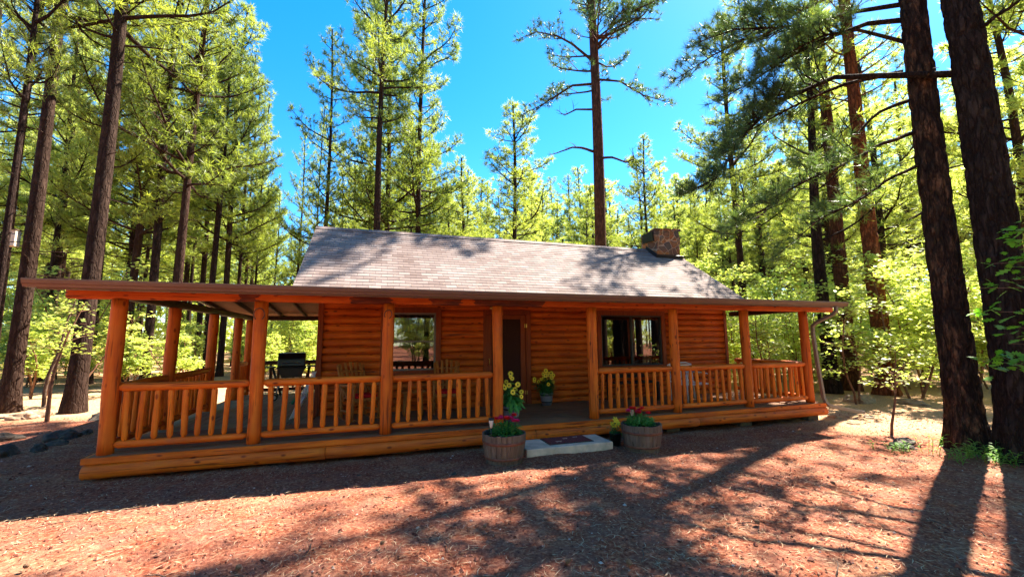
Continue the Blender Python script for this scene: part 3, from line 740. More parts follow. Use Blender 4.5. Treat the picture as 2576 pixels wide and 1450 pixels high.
def barrel(name, loc, label, rz):
    t = thing(name, label, 'barrel planter', loc, rz, 'half barrel planters by the step')
    n = 26; bod = MB(); H = .42
    for k in range(n):      # staves with hairline gaps
        a0 = 6.283*(k+.03)/n; a1 = 6.283*(k+.97)/n; base = len(bod.v); dr = rf_.uniform(-.003,.003); zt = H+rf_.uniform(-.012,.004)
        zs = [0, .1, .2, .3, zt]
        for z in zs:
            r = .262+.058*math.sin(min(z/H, 1)*1.5)+dr
            for a, rr in ((a0, r), (a1, r), (a1, r-.025), (a0, r-.025)): bod.v.append((rr*math.cos(a), rr*math.sin(a), z))
        for i in range(4):
            for j in range(4): bod.f.append((base+i*4+j, base+i*4+(j+1)%4, base+(i+1)*4+(j+1)%4, base+(i+1)*4+j))
        bod.f.append(tuple(base+16+j for j in range(4)))
    bod.build('staves', GREYW, t)
    for z, hh in ((.285, .04), (.075, .035)):
        r = .262+.058*math.sin(z/H*1.5)+.004; r2 = .262+.058*math.sin((z+hh)/H*1.5)+.004
        h = MB(); h.lathe([(r-.02, z), (r, z), (r2, z+hh), (r2-.02, z+hh)], n=40, cap=False); h.build('hoop', HOOP, t, smooth=True)
    s = MB(); s.lathe([(.30, .36), (.2, .375), (.05, .385)], n=24); s.build('soil', SOIL, t, smooth=True)
    return t
def bedding(parent_name, loc, label, rnd, group):
    t = thing(parent_name, label, 'flowers', loc, 0, group)
    def fn(r):
        a = r.uniform(0, 6.28); rr = .2*math.sqrt(r.random()); h = r.uniform(.0, .17)*(1-.3*rr/.2)
        c = Vector((rr*math.cos(a), rr*math.sin(a), h)); d = Vector((math.cos(a+r.uniform(-1,1)), math.sin(a+r.uniform(-1,1)), r.uniform(.1,1.1))); return c, d
    leafcloud('leaves', PLANT, t, rnd, 520, fn, .08, .030)
    st = MB()
    for k in range(11):
        a = rnd.uniform(0, 6.28); rr = rnd.uniform(.02,.22); c = Vector((rr*math.cos(a), rr*math.sin(a), rnd.uniform(.20,.27)))
        st.tube([(c.x*.7, c.y*.7, 0), tuple(c)], .003, 5)
        fl = MB()
        for j in range(3):
            for m in range(9):
                t_ = 6.283*m/9+j*.4; d = Vector((math.cos(t_), math.sin(t_), .3+.5*j)).normalized(); s = Vector((-math.sin(t_), math.cos(t_), 0)); r_ = .052
                fl.quad(c, c+d*r_*.7+s*r_*.4, c+d*r_*1.1, c+d*r_*.7-s*r_*.4)
        fl.build('bloom', (REDF, PINKF, REDF)[k % 3], t)
    st.build('stems', PLANT, t)
    return t
def solar(loc, label):
    t = thing('solar_light', label, 'garden light', loc, 0, 'solar lights stuck in the barrels')
    b = MB(); b.lathe([(.006, -.1), (.008, .12)], n=8); b.build('stake', BLACK, t, smooth=True)
    b = MB(); b.lathe([(.012, .12), (.02, .14), (.033, .20), (.034, .23)], n=16); b.build('lens', LAMPC, t, smooth=True)
    b = MB(); b.lathe([(.040, .23), (.042, .245), (.03, .258), (.006, .262)], n=16); b.build('cap', DARKM, t, smooth=True)
for (x, y, sx, sy, nm) in ((5.08, -.86, -.22, -.1, 'left'), (7.38, -.93, -.1, .1, 'right')):
    z = gz(x, y)-.01
    if nm == 'left':
        barrel('half_barrel', (x, y, z), 'weathered half barrel planter at the left edge of the concrete step', .2)
        bedding('bedding_flowers', (x+.02, y-.0, z+.37), 'leafy plant with red and pink blooms in the barrel left of the step', random.Random(2), 'red flowers in the barrels')
        solar((x+sx, y+sy, z+.39), 'small solar stake light in the barrel left of the step')
    else:
        barrel('half_barrel', (x, y, z), 'weathered half barrel planter standing right of the step beside a black nursery pot', 1.1)
        bedding('bedding_flowers', (x+.0, y+.02, z+.37), 'leafy plant with red blooms in the barrel right of the step', random.Random(7), 'red flowers in the barrels')
        solar((x+sx, y+sy, z+.40), 'small solar stake light behind the red flowers of the right barrel')
# lily pot
lx, ly = 7.08, -.62; lz = gz(lx, ly)
t = thing('lily_pot', 'black nursery pot of yellow lilies beside the right barrel', 'flower pot', (lx, ly, lz))
b = MB(); b.lathe([(.075, 0), (.095, .2), (.10, .2), (.10, .215), (.088, .215), (.085, .19), (0.01, .18)], n=20); b.build('pot', BLACK, t, smooth=True)
r7 = random.Random(7)
leafcloud('leaves', PLANTD, t, r7, 150, lambda r: (Vector((r.uniform(-.07,.07), r.uniform(-.07,.07), r.uniform(.16,.36))), Vector((r.uniform(-1,1), r.uniform(-1,1), r.uniform(-.5,.9)))), .09, .02)
fl = MB(); cr = MB()
for k in range(7): fl = MB(); daisy(fl, cr, Vector((r7.uniform(-.07,.07), r7.uniform(-.08,.02), r7.uniform(.33,.44))), Vector((r7.uniform(-1,1), -1, r7.uniform(.1,1))), .06, r7, 6); fl.build('lily', YELF, t)

def potflower(loc, label, rnd, H, spread, nf, nl, big, group='flower pots on the porch'):
    t = thing('flower_pot', label, 'flower pot', loc, 0, group)
    b = MB(); b.lathe([(.10, 0), (.125, .1), (.145, .24), (.15, .27), (.135, .27), (.13, .24), (.01, .235)], n=28); b.build('pot', POT, t, smooth=True)
    for z, r in ((.06, .118), (.205, .1425)):
        b = MB(); b.lathe([(r-.01, z), (r, z), (r+.004, z+.028), (r-.008, z+.028)], n=28, cap=False); b.build('band', BLACK, t, smooth=True)
    st = MB(); fl = MB(); cr = MB(); tips = []
    for k in range(nf):
        a = rnd.uniform(0, 6.28); rr = spread*math.sqrt(rnd.random()); h = H*rnd.uniform(.62, 1.0)*(1-.25*rr/spread)
        tip = Vector((rr*math.cos(a), rr*math.sin(a), h)); m = Vector((tip.x*.4, tip.y*.4, h*.55)); st.tube([(tip.x*.15, tip.y*.15, .2), tuple(m), tuple(tip)], .004, 5)
        nrm = Vector((rnd.uniform(-.6,.4), -1, rnd.uniform(.0,.7))); fl = MB(); cr = MB(); daisy(fl, cr, tip+Vector((0,-.02,0)), nrm, (.046 if big else .044)*rnd.uniform(.85,1.15), rnd, 13); tips.append(tip); bo = fl.build('bloom', YELF, t); cr.build('flower_centre', CORE, bo)
    st.build('stems', PLANTD, t); 
    def fn(r):
        tp = r.choice(tips); f = r.uniform(.22, .9); a = r.uniform(0, 6.28); rr = spread*.5*r.random()
        c = Vector((tp.x*f*.8+rr*math.cos(a)*.6, tp.y*f*.8+rr*math.sin(a)*.6, .2+(tp.z-.2)*f*.8)); return c, Vector((math.cos(a), math.sin(a), r.uniform(-.5,.6)))
    leafcloud('leaves', PLANT if big else PLANTD, t, rnd, nl, fn, .12 if big else .09, .075 if big else .026, .35)
    if big:
        leafcloud('big_leaves', PLANT, t, rnd, 34, lambda r: (lambda a: (Vector((.12*math.cos(a), .12*math.sin(a), r.uniform(.22,.40))), Vector((math.cos(a), math.sin(a), r.uniform(-.5,.2)))))(r.uniform(0,6.28)), .13, .10, .5)
    return t
potflower((5.55, .22, 0), 'grey banded pot of tall sunflowers with big leaves beside the entrance post', random.Random(3), .90, .20, 13, 210, True)
potflower((6.84, 1.72, 0), 'grey banded pot of bushy yellow daisies against the wall right of the door', random.Random(9), .88, .30, 22, 900, False)

# horseshoes
def horseshoe(loc, label, s=1.0, rot=0):
    b = MB(); pts = []
    for i in range(15):
        a = R(-55+290*i/14); pts.append((.055*s*math.cos(a)*1.0, 0, .07*s*math.sin(a)))
    b.tube([(p[0], p[1], p[2]) for p in pts], .009, 6); 
    o = b.build('horseshoe', IRON, None, smooth=True, loc=loc); o.rotation_euler = (0, rot, 0)
    tag(o, label, 'horseshoe', 'horseshoes nailed to the porch posts')
horseshoe((1.66, -.105, 1.80), 'rusty horseshoe nailed high on the second porch post from the left corner', 1.25)
horseshoe((3.43, -.10, 1.82), 'rusty horseshoe nailed high on the third porch post, left of the narrow window', 1.0, .25)
b = MB(); b.tube([(5.40, 1.0, 2.24), (5.40, 1.0, 2.05)], .004, 5); b.lathe([(.01, -.05), (.035, -.03), (.02, .0), (.008, .01)], (5.40, 1.0, 2.05), 12)
tag(b.build('wind_bell', BRASS, None, smooth=True), 'small brass bell hanging from the porch ceiling by the entrance', 'bell')

# rocking chairs
def rocker(loc, rz, label):
    t = thing('rocking_chair', label, 'rocking chair', loc, rz, 'log rocking chairs on the porch')
    rr = random.Random(5)
    for s in (-1, 1):
        b = MB(); pts = [(s*.24, -.38+.8*i/10, .012+.25*(i/10-.45)**2*1.0) for i in range(11)]; b.tube(pts, .018, 8, wob=.03, rnd=rr); b.build('rocker', PALE, t, smooth=True)
        b = MB(); b.log((s*.25, -.24, .03), (s*.25, -.27, .62), .024, rr, tip=0); b.log((s*.23, .22, .04), (s*.23, .30, .66), .024, rr, tip=0); b.build('leg', PALE, t, smooth=True)
        b = MB(); b.log((s*.26, -.34, .63), (s*.24, .33, .60), .028, rr, tip=.03); b.build('armrest', PALE, t, smooth=True)
        b = MB(); b.log((s*.25, -.25, .18), (s*.235, .24, .16), .018, rr, tip=0); b.log((s*.25, -.25, .20), (s*.24, .18, .55), .016, rr, tip=0); b.build('brace', PALE, t, smooth=True)
        b = MB(); b.log((s*.21, .16, .34), (s*.25, .43, .96), .024, rr, tip=.03); b.build('back_post', PALE, t, smooth=True)
    b = MB(); b.log((-.27, -.25, .36), (.27, -.25, .36), .022, rr, tip=.02); b.log((-.25, .2, .34), (.25, .2, .34), .02, rr, tip=.02); b.build('seat_rail', PALE, t, smooth=True)
    b = MB(); b.box(-.22, .22, -.26, .2, .375, .40); b.build('seat', PALE, t, bevel=.005)
    for k in range(5):
        x = -.16+.08*k; b = MB(); b.bar((x*.9, .18, .38), (x*1.25, .45, 1.02-.02*abs(k-2)), .05, .016, (0,1,0)); b.build('back_slat', PALE, t, bevel=.004)
    b = MB(); b.log((-.23, .24, .52), (.23, .24, .52), .018, rr, tip=.02); b.log((-.25, .38, .84), (.25, .38, .84), .018, rr, tip=.02); b.build('back_rail', PALE, t, smooth=True)
    b = MB(); b.box(-.21, .21, -.25, .18, .402, .45); b.build('cushion', RED, t, bevel=.02)
    return t
rocker((3.02, 1.38, 0), R(28), 'log rocking chair with red cushion on the left, behind the second railing')
rocker((4.62, 1.45, 0), R(-8), 'log rocking chair with red cushion beside the screen door')
t = thing('side_table', 'small log side table between the two rocking chairs', 'table', (3.98, 1.55, 0))
for sx in (-1, 1):
    for sy in (-1, 1):
        b = MB(); b.log((sx*.17, sy*.15, 0), (sx*.14, sy*.12, .43), .022, rc, tip=0); b.build('leg', PALE, t, smooth=True)
b = MB(); 
for k in range(4): b.box(-.22, .22, -.2+.1*k, -.106+.1*k, .43, .455)
b.build('tabletop', PALE, t, bevel=.004)
# grill
t = thing('gas_grill', 'black gas grill with a domed lid and side shelves on the back deck', 'grill', (1.30, 4.85, 0), R(8))
b = MB(); b.prism([(-.26, .82), (.26, .82), (.26, .98), (.18, 1.13), (.04, 1.17), (-.12, 1.15), (-.24, 1.03)], 'x', -.33, .33); b.build('lid', BLACK, t, bevel=.03)
b = MB(); b.prism([(-.33, .78), (.33, .78), (.22, .55), (-.22, .55)], 'y', -.24, .24); b.build('firebox', BLACK, t, bevel=.01)
b = MB(); b.box(-.35, .35, -.27, .27, .78, .815); b.build('rim', DARKM, t, bevel=.005)
for s in (-1, 1):
    b = MB(); b.box(*sorted((s*.37, s*.66)), -.2, .2, .80, .825); b.build('side_shelf', DARKM, t, bevel=.006)
    b = MB(); b.tube([(s*.45, -.16, .80), (s*.22, -.17, .1)], .016, 8); b.tube([(s*.45, .16, .80), (s*.22, .17, .1)], .016, 8); b.build('leg', DARKM, t, smooth=True)
    b = MB(); b.tube([(s*.20, -.18, .62), (s*.36, -.18, .06)], .014, 8); b.tube([(s*.20, .18, .62), (s*.36, .18, .06)], .014, 8); b.build('cross_brace', STEEL, t, smooth=True)
b = MB(); b.tube([(-.2, -.3, .92), (.2, -.3, .92)], .012, 8); b.box(-.19, -.17, -.3, -.255, .91, .93); b.box(.17, .19, -.3, -.255, .91, .93); b.build('lid_handle', STEEL, t)
for s in (-1, 1):
    b = MB(); b.tube([(-.36, s*.2, .08), (-.36, s*.24, .08)], .08, 20); b.build('wheel', BLACK, t, smooth=True)
    b = MB(); b.tube([(-.36, s*.198, .08), (-.36, s*.243, .08)], .045, 16); b.build('wheel_hub', STEEL, t)
b = MB(); b.lathe([(.012, .5), (.03, .48), (.03, .42), (.012, .40)], (.3, -.2, 0), 10); b.build('regulator', BRASS, t)
# folded lawn chairs leaning on the wall corner
t = thing('folded_lawn_chair', 'folded lawn chair with white tubes and green and white fabric leaning by the cabin corner', 'lawn chair', (2.0, 1.9, 0), 0)
for k in range(4):
    b = MB(); x = -.02+.02*k; b.tube([(x-.16, -.15+.07*k, .01), (x+.16, -.02+.06*k, .80), (x+.18, .0+.06*k, .84)], .011, 8); b.build('frame_tube', WHITE, t, smooth=True)
b = MB(); b.bar((-.14, .02, .06), (.04, .04, .40), .22, .04, (1,0,.2)); b.build('white_fabric', WHITEF, t, bevel=.02)
b = MB(); b.bar((-.17, .02, .26), (-.04, .04, .46), .24, .05, (1,0,.2)); b.build('green_fabric', GREENF, t, bevel=.025)
# white lattice bench
t = thing('patio_chair', 'white chair with a lattice back behind the railing on the right of the porch', 'chair', (10.18, 1.15, 0), R(6))
b = MB(); b.tube([(-.36, .22, 0), (-.36, .30, .80), (-.2, .31, .84), (.2, .31, .84), (.36, .30, .80), (.36, .22, 0)], .018, 8); b.build('back_frame', WHITE, t, smooth=True)
b = MB(); b.box(-.33, .33, .285, .295, .70, .80); b.box(-.33, .33, .27, .28, .40, .44); b.build('back_panel', WHITE, t)
b = MB()
for k in range(12):
    x = -.33+.055*k; b.bar((x, .283, .44), (x+.06, .29, .70), .018, .012); b.bar((x+.06, .279, .44), (x, .286, .70), .018, .012)
b.build('lattice', WHITE, t)
b = MB(); b.box(-.34, .34, -.24, .24, .37, .40); b.build('seat', WHITE, t, bevel=.006)
for s in (-1, 1):
    b = MB(); b.tube([(s*.35, -.24, 0), (s*.35, -.24, .6), (s*.36, .0, .62), (s*.36, .28, .62)], .017, 8); b.build('armrest', WHITE, t, smooth=True)
# made-up bench standing in for an unidentified darkness beneath the wide window
t = thing('standin_bench', 'made-up dark bench standing in for an unidentified darkness under the wide window', 'bench', (9.0, 1.62, 0))
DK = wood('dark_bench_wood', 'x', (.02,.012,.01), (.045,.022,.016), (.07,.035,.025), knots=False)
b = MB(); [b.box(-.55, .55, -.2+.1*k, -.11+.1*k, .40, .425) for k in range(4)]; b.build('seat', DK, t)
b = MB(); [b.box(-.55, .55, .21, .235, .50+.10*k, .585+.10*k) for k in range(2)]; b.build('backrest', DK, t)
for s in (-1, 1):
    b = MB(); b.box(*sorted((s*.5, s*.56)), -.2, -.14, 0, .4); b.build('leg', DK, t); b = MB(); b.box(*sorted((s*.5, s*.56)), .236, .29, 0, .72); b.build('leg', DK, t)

# ================================================================== VEGETATION
def tufts(P, D, k, L, w, rs, spread=.9, spine=.12):
    """needle tufts: P,D (n,3). returns vertices (n*k*3,3), attr (n*k)"""
    n = len(P); P = np.repeat(P, k, 0); D = np.repeat(D, k, 0)
    D = D/np.maximum(1e-6, np.linalg.norm(D, axis=1, keepdims=True))
    rnd = rs.normal(size=(n*k, 3)); rnd /= np.linalg.norm(rnd, axis=1, keepdims=True)
    d = D*(1-spread*.5)+rnd*spread; d /= np.linalg.norm(d, axis=1, keepdims=True)
    l = L*rs.uniform(.7, 1.15, (n*k, 1))
    b0 = P-D*rs.uniform(0, spine, (n*k, 1))
    s = np.cross(d, rs.normal(size=(n*k, 3))); s /= np.maximum(1e-6, np.linalg.norm(s, axis=1, keepdims=True))
    V = np.stack([b0-s*w*.5, b0+s*w*.5, b0+d*l], 1).reshape(-1, 3)
    at = np.repeat(rs.uniform(0, 1, n), k)*.75+rs.uniform(0, .25, n*k)
    return V, at

def branch_system(tm, base, dirv, L, r, rnd, out, nsub=4.0, droop=.0, sub2=True, sides=5, curl=.25):
    """one limb with sub-branches; adds wood to tm and tuft (point,dir) to out"""
    pts = [Vector(base)]; d = Vector(dirv).normalized(); seg = 6; st = L/seg
    for i in range(seg):
        d = (d+Vector((rnd.uniform(-.22,.22), rnd.uniform(-.22,.22), rnd.uniform(-.14,.18)+curl*(i/seg)-droop))).normalized(); pts.append(pts[-1]+d*st)
    limb(tm, pts, r, rnd, out, nsub, L, sides)
def limb(tm, pts, r, rnd, out, nsub, L, sides=5, start=.3, wood_sub=True, subl=.42):
    rad = [max(.006, r*(1-i/len(pts))**.9) for i in range(len(pts))]
    tm.tube(pts, rad, sides, False)
    m = len(pts)-1; ns = max(3, int(L*nsub))
    for k in range(ns):
        t = start+(1-start)*(k+rnd.random())/ns; f = t*m; i = min(int(f), m-1); c = pts[i].lerp(pts[i+1], f-i)
        ax = (pts[i+1]-pts[i]).normalized(); side = ax.cross(Vector((0,0,1)));
        if side.length < .1: side = Vector((1,0,0))
        side = side.normalized()*(1 if k % 2 else -1); dd = (ax*.6+side*rnd.uniform(.4,1)+Vector((0,0,rnd.uniform(-.15,.6)))).normalized()
        l = L*subl*(1.15-t)*rnd.uniform(.6,1.2)+.12
        q1 = c+dd*l*.5; q2 = q1+(dd+Vector((rnd.uniform(-.3,.3), rnd.uniform(-.3,.3), rnd.uniform(0,.5)))).normalized()*l*.5
        if wood_sub: tm.tube([c, q1, q2], [rad[i]*.4+.004, rad[i]*.25+.003, .003], 3, False)
        out.append((q2, (q2-q1))); 
        if l > .35: out.append((q1+(q2-q1)*.3+Vector((rnd.uniform(-.1,.1), rnd.uniform(-.1,.1), .06)), Vector((rnd.uniform(-1,1), rnd.uniform(-1,1), .8))))
        if l > .6:
            for _ in range(2):
                e = q1.lerp(c, rnd.uniform(-.4,.5))+Vector((rnd.uniform(-.25,.25), rnd.uniform(-.25,.25), rnd.uniform(-.05,.2))); tm.tube([q1.lerp(c, .3), e], [.006, .003], 3, False) if wood_sub else None; out.append((e, e-q1))
    out.append((pts[-1], pts[-1]-pts[-2]))

def trunk_pts(H, r0, rnd, n=16, wob=.06, flare=True):
    pts = []; rr = []; ph = [rnd.uniform(0, 6) for _ in range(4)]
    for i in range(n+1):
        t = (i/n)**1.3; z = H*t; pts.append(Vector((wob*math.sin(t*5+ph[0])*t*3, wob*math.cos(t*4+ph[1])*t*3, z)))
        r = r0*(1-.68*t**1.2); 
        if flare: r *= 1+.45*math.exp(-z/.35)
        rr.append(r)
    return pts, rr
def at_h(pts, z):
    for i in range(len(pts)-1):
        if pts[i+1].z >= z: f = (z-pts[i].z)/(pts[i+1].z-pts[i].z); return pts[i].lerp(pts[i+1], f)
    return pts[-1]
def pine(name, label, loc, seed, H=20, r0=.22, cb=.35, Rc=2.3, nb=70, k=13, L=.24, w=.03, mat=NEED, bmat=BARK, dead=14, nsub=4.0, limbs=None, fine=False, sides=10, spread=.9, keep=1.0, limbk=None, cat='pine tree', flo=.45):
    rnd = random.Random(seed); rs = np.random.RandomState(seed)
    t = thing(name, label, cat, loc)
    tm = MB(); pts, rr = trunk_pts(H, r0, rnd, 16)
    if fine: rough_trunk(tm, pts, rr, rnd)
    else: tm.tube(pts, rr, sides, False, .035, rnd)
    out = []; bm = tm
    for i in range(nb):
        u = (i+rnd.random())/nb; z = H*(cb+(1-cb)*u*.985); c = at_h(pts, z); a = i*2.4+rnd.uniform(-.5,.5)
        prof = (1-u)**.5*(.55+.45*math.sin(min(1, u*3.2+flo)*1.57)); l = Rc*prof*(rnd.uniform(.3,1.25) if rnd.random() < .8 else .25)*(.75+.35*math.sin(z*1.9+seed))+.25
        el = rnd.uniform(-.1,.25)+.7*u
        branch_system(bm, c, (math.cos(a), math.sin(a), el), l, .012+.014*l, rnd, out, nsub)
    for i in range(dead):
        z = H*rnd.uniform(.10, cb+.1); c = at_h(pts, z); a = rnd.uniform(0, 6.28); l = rnd.uniform(.3, 1.5)
        d = Vector((math.cos(a), math.sin(a), rnd.uniform(-.3,.2))); e = c+d*l*.5; e2 = e+Vector((d.x+rnd.uniform(-.5,.5), d.y+rnd.uniform(-.5,.5), rnd.uniform(-.4,.3)))*l*.5
        bm.tube([c, e, e2], [.018, .011, .004], 4, False)
    lout = []
    if limbs:
        for (P, r, bare, ns) in limbs:
            P = [Vector(p)-Vector(loc) for p in P]; Ls = sum((P[i+1]-P[i]).length for i in range(len(P)-1)); Q = []
            for i in range(len(P)-1):      # refine
                for j in range(3): Q.append(P[i].lerp(P[i+1], j/3)+(Vector((rnd.uniform(-.03,.03),)*3) if i or j else Vector((0,0,0))))
            Q.append(P[-1]); limb(bm, Q, r, rnd, [] if bare else lout, ns, Ls, 7, start=.35, subl=.30)
    tm_o = tm.build('trunk', bmat, t, smooth=not fine)
    if keep < 1: out = [o for o in out if rnd.random() < keep]
    P = np.array([o[0][:] for o in out]); D = np.array([o[1][:] for o in out])
    V, at = tufts(P, D, k, L, w, rs, spread)
    if lout:
        P = np.array([o[0][:] for o in lout]); D = np.array([o[1][:] for o in lout])
        V2, at2 = tufts(P, D, limbk[0], limbk[1], limbk[2], rs, .85, .1); V = np.concatenate([V, V2]); at = np.concatenate([at, at2])
    soup('crown', V, 3, mat, t, at)
    return t
def rough_trunk(tm, pts, rr, rnd):
    """finely displaced bark for the trunks nearest the camera"""
    n = 72; H = pts[-1].z; base = len(tm.v); zs = [];  z = 0
    while z < min(9.5, H): zs.append(z); z += .05
    while z < H: zs.append(z); z += .5
    off = rnd.uniform(0, 50)
    for z in zs:
        c = at_h(pts, max(z, .001)); 
        i = 0
        while i < len(pts)-2 and pts[i+1].z < z: i += 1
        f = (z-pts[i].z)/(pts[i+1].z-pts[i].z); r = rr[i]*(1-f)+rr[i+1]*f
        for k in range(n):
            a = 6.28318*k/n; q = Vector((math.cos(a)*r*7+off, math.sin(a)*r*7, z*1.9+.25*math.sin(a*3)))
            v = mnoise.voronoi(q*1.25)[0]; e = min(1, (v[1]-v[0])*3.6); big = mnoise.noise(Vector((math.cos(a)*1.3+off, math.sin(a)*1.3, z*.5)))
            fl = 1+.17*math.exp(-z/.35)*math.sin(a*5+off)+.06*math.exp(-z/.5)*math.sin(a*3+off*2)
            d = r*fl*(1+.05*big)+.030*e+.010*mnoise.noise(q*4)-.012
            tm.v.append((c.x+math.cos(a)*d, c.y+math.sin(a)*d, z-.12 if z == 0 else z))
    for i in range(len(zs)-1):
        for k in range(n): k2 = (k+1) % n; tm.f.append((base+i*n+k, base+i*n+k2, base+(i+1)*n+k2, base+(i+1)*n+k))

# ---- near and distinctive pines, each with its own shape
EB = (12.32, -3.22); DB = (12.33, -2.58)
limE = [([(12.30,-3.05,5.75), (11.86,-2.35,6.08), (11.29,-1.86,6.24), (10.54,-1.22,5.95), (10.03,-1.0,5.41), (9.44,-.73,4.48), (8.95,-.61,4.22)], .06, False, 14),
        ([(12.35,-3.3,6.3), (12.36,-3.45,6.36), (12.2,-3.9,6.35), (11.9,-4.6,6.7)], .045, False, 4)]
limD = [([(12.25,-2.5,7.15), (11.77,-2.19,7.2), (11.32,-1.91,7.06), (10.73,-1.48,6.82), (10.16,-1.15,6.42), (9.5,-.9,6.0)], .05, False, 13),
        ([(12.25,-2.47,7.48), (11.7,-2.06,7.53), (11.18,-1.68,7.45), (10.61,-1.31,7.51), (9.99,-.95,7.6), (9.3,-.6,7.4)], .045, False, 13),
        ([(12.25,-2.4,8.0), (11.7,-1.6,8.2), (11.2,-.8,8.1), (10.5,.1,7.9), (9.8,.8,7.5)], .045, False, 13),
        ([(12.24,-2.51,5.0), (11.78,-2.21,4.85), (11.37,-1.99,4.6), (10.66,-1.38,4.22), (10.04,-1.01,3.73), (9.6,-.84,3.5)], .038, False, 12),
        ([(12.24,-2.53,4.41), (11.83,-2.3,4.23), (11.42,-2.08,3.9), (10.8,-1.58,3.48), (10.25,-1.26,2.95)], .032, False, 10),
        ([(12.24,-2.4,6.2), (11.8,-1.7,6.3), (11.3,-1.0,6.15), (10.7,-.3,5.8), (10.3,.3,5.3)], .04, False, 13),
        ([(12.24,-2.5,6.7), (11.5,-2.2,7.0), (10.9,-2.0,6.9), (10.3,-1.7,6.6), (9.8,-1.6,6.3)], .035, False, 12),
        ([(12.3,-2.5,9.2), (11.2,-1.9,9.8), (10.0,-1.3,10.2), (8.9,-.9,10.3)], .055, False, 9),  # this and the next high limbs: unseen, added to shade the yard
        ([(12.3,-2.4,10.4), (11.4,-1.2,11.0), (10.2,-.2,11.4), (9.3,.8,11.3)], .055, False, 9),
        ([(12.3,-2.5,11.5), (11.0,-2.0,12.2), (9.6,-1.8,12.6), (8.3,-1.4,12.5)], .055, False, 9),
        ([(12.3,-2.4,12.4), (11.4,-.9,13.2), (10.4,.4,13.5), (9.6,1.5,13.4)], .05, False, 9),
        ([(12.3,-2.5,13.0), (12.4,-1.2,13.8), (12.6,.2,14.1), (12.9,1.4,14.0)], .05, False, 11), ([(12.3,-2.5,12.0), (12.1,-1.3,12.9), (12.0,-.2,13.1), (11.6,.9,12.9)], .05, False, 11),
        ([(12.3,-2.6,9.8), (11.0,-3.2,10.3), (9.7,-3.6,10.6), (8.6,-3.8,10.6)], .05, False, 9),
        ([(12.2,-2.45,5.6), (12.0,-2.1,5.55), (11.75,-1.85,5.2), (11.55,-1.8,5.35), (11.4,-1.75,5.6)], .035, True, 2)]
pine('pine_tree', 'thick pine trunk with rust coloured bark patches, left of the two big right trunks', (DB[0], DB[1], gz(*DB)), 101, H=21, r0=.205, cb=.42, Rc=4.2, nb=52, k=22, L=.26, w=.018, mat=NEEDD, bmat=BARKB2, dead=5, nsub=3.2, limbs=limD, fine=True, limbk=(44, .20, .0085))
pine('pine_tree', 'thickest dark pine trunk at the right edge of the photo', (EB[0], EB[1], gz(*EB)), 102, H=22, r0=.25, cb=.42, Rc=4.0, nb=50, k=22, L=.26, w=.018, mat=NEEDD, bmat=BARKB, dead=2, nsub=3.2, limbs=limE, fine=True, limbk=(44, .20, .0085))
limC13 = [([(13.05,10.0,10.3), (12.4,10.15,10.5), (11.93,10.22,10.48), (11.12,10.27,10.1), (10.66,10.15,9.89)], .07, True, 3),
          ([(13.1,9.9,9.95), (13.52,9.31,9.81), (13.86,8.73,9.36), (13.98,8.28,9.33), (13.7,8.0,9.7)], .065, True, 3),
          ([(13.05,9.96,12.45), (12.14,10.11,12.38), (11.5,10.1,11.96), (11.04,9.98,12.11)], .055, True, 3),
          ([(13.05,10.03,13.81), (12.0,10.18,13.62), (11.18,10.25,12.99), (10.53,10.21,12.45), (9.38,10.34,11.73)], .07, False, 6),
          ([(13.1,9.89,13.98), (13.93,9.04,13.5), (14.6,8.2,12.42), (15.31,7.25,11.62)], .06, False, 6),
          ([(13.05,10.06,15.08), (12.05,10.16,15.81), (11.23,10.22,16.1), (10.23,10.33,16.15), (9.23,10.39,15.54)], .07, False, 6),
          ([(13.1,9.8,16.8), (12.8,8.6,17.4), (12.6,7.4,17.5), (12.3,6.3,17.2)], .05, False, 15), ([(13.1,9.8,18.2), (13.6,8.6,18.8), (14.0,7.2,19.0)], .05, False, 15),  # dense high limbs here and on the next line added to shade the roof
          ([(13.1,9.7,15.3), (13.2,8.4,15.9), (13.4,7.2,16.0)], .045, False, 15), ([(13.1,9.8,16.0), (14.3,8.6,16.8), (15.6,7.3,17.0)], .05, False, 15), ([(13.1,9.8,17.5), (12.0,9.3,18.2), (10.8,8.6,18.4)], .05, False, 8),
          ([(13.1,9.9,15.6), (13.9,9.3,16.4), (14.7,8.7,16.7), (15.6,8.1,16.4)], .06, False, 6)]
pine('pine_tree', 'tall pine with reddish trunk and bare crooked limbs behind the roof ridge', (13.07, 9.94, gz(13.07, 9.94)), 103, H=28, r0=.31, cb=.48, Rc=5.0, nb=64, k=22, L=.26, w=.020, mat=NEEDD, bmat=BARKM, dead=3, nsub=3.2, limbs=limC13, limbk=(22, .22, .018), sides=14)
pine('pine_tree', 'red barked pine trunk with burnt streaks right of the porch, the reddest of the trunks', (18.9, 2.36, gz(18.9, 2.36)), 104, H=23, r0=.235, cb=.42, Rc=3.3, nb=60, k=22, L=.26, w=.020, mat=NEED, bmat=BARKR, dead=8, nsub=2.6, fine=True)
pine('pine_tree', 'red barked pine trunk just left of the reddest trunk, right of the porch', (19.3, 3.7, gz(19.3, 3.7)), 105, H=24, r0=.22, cb=.40, Rc=3.2, nb=60, k=22, L=.26, w=.020, mat=NEED, bmat=BARKM, dead=8, nsub=2.6, fine=True)
pine('pine_tree', 'grey brown pine trunk nearest the downspout at the porch right end', (17.74, 3.25, gz(17.7, 3.25)), 106, H=13, r0=.21, cb=.36, Rc=2.6, nb=40, k=16, L=.24, w=.024, mat=NEED, bmat=BARK, dead=12, nsub=2.6)
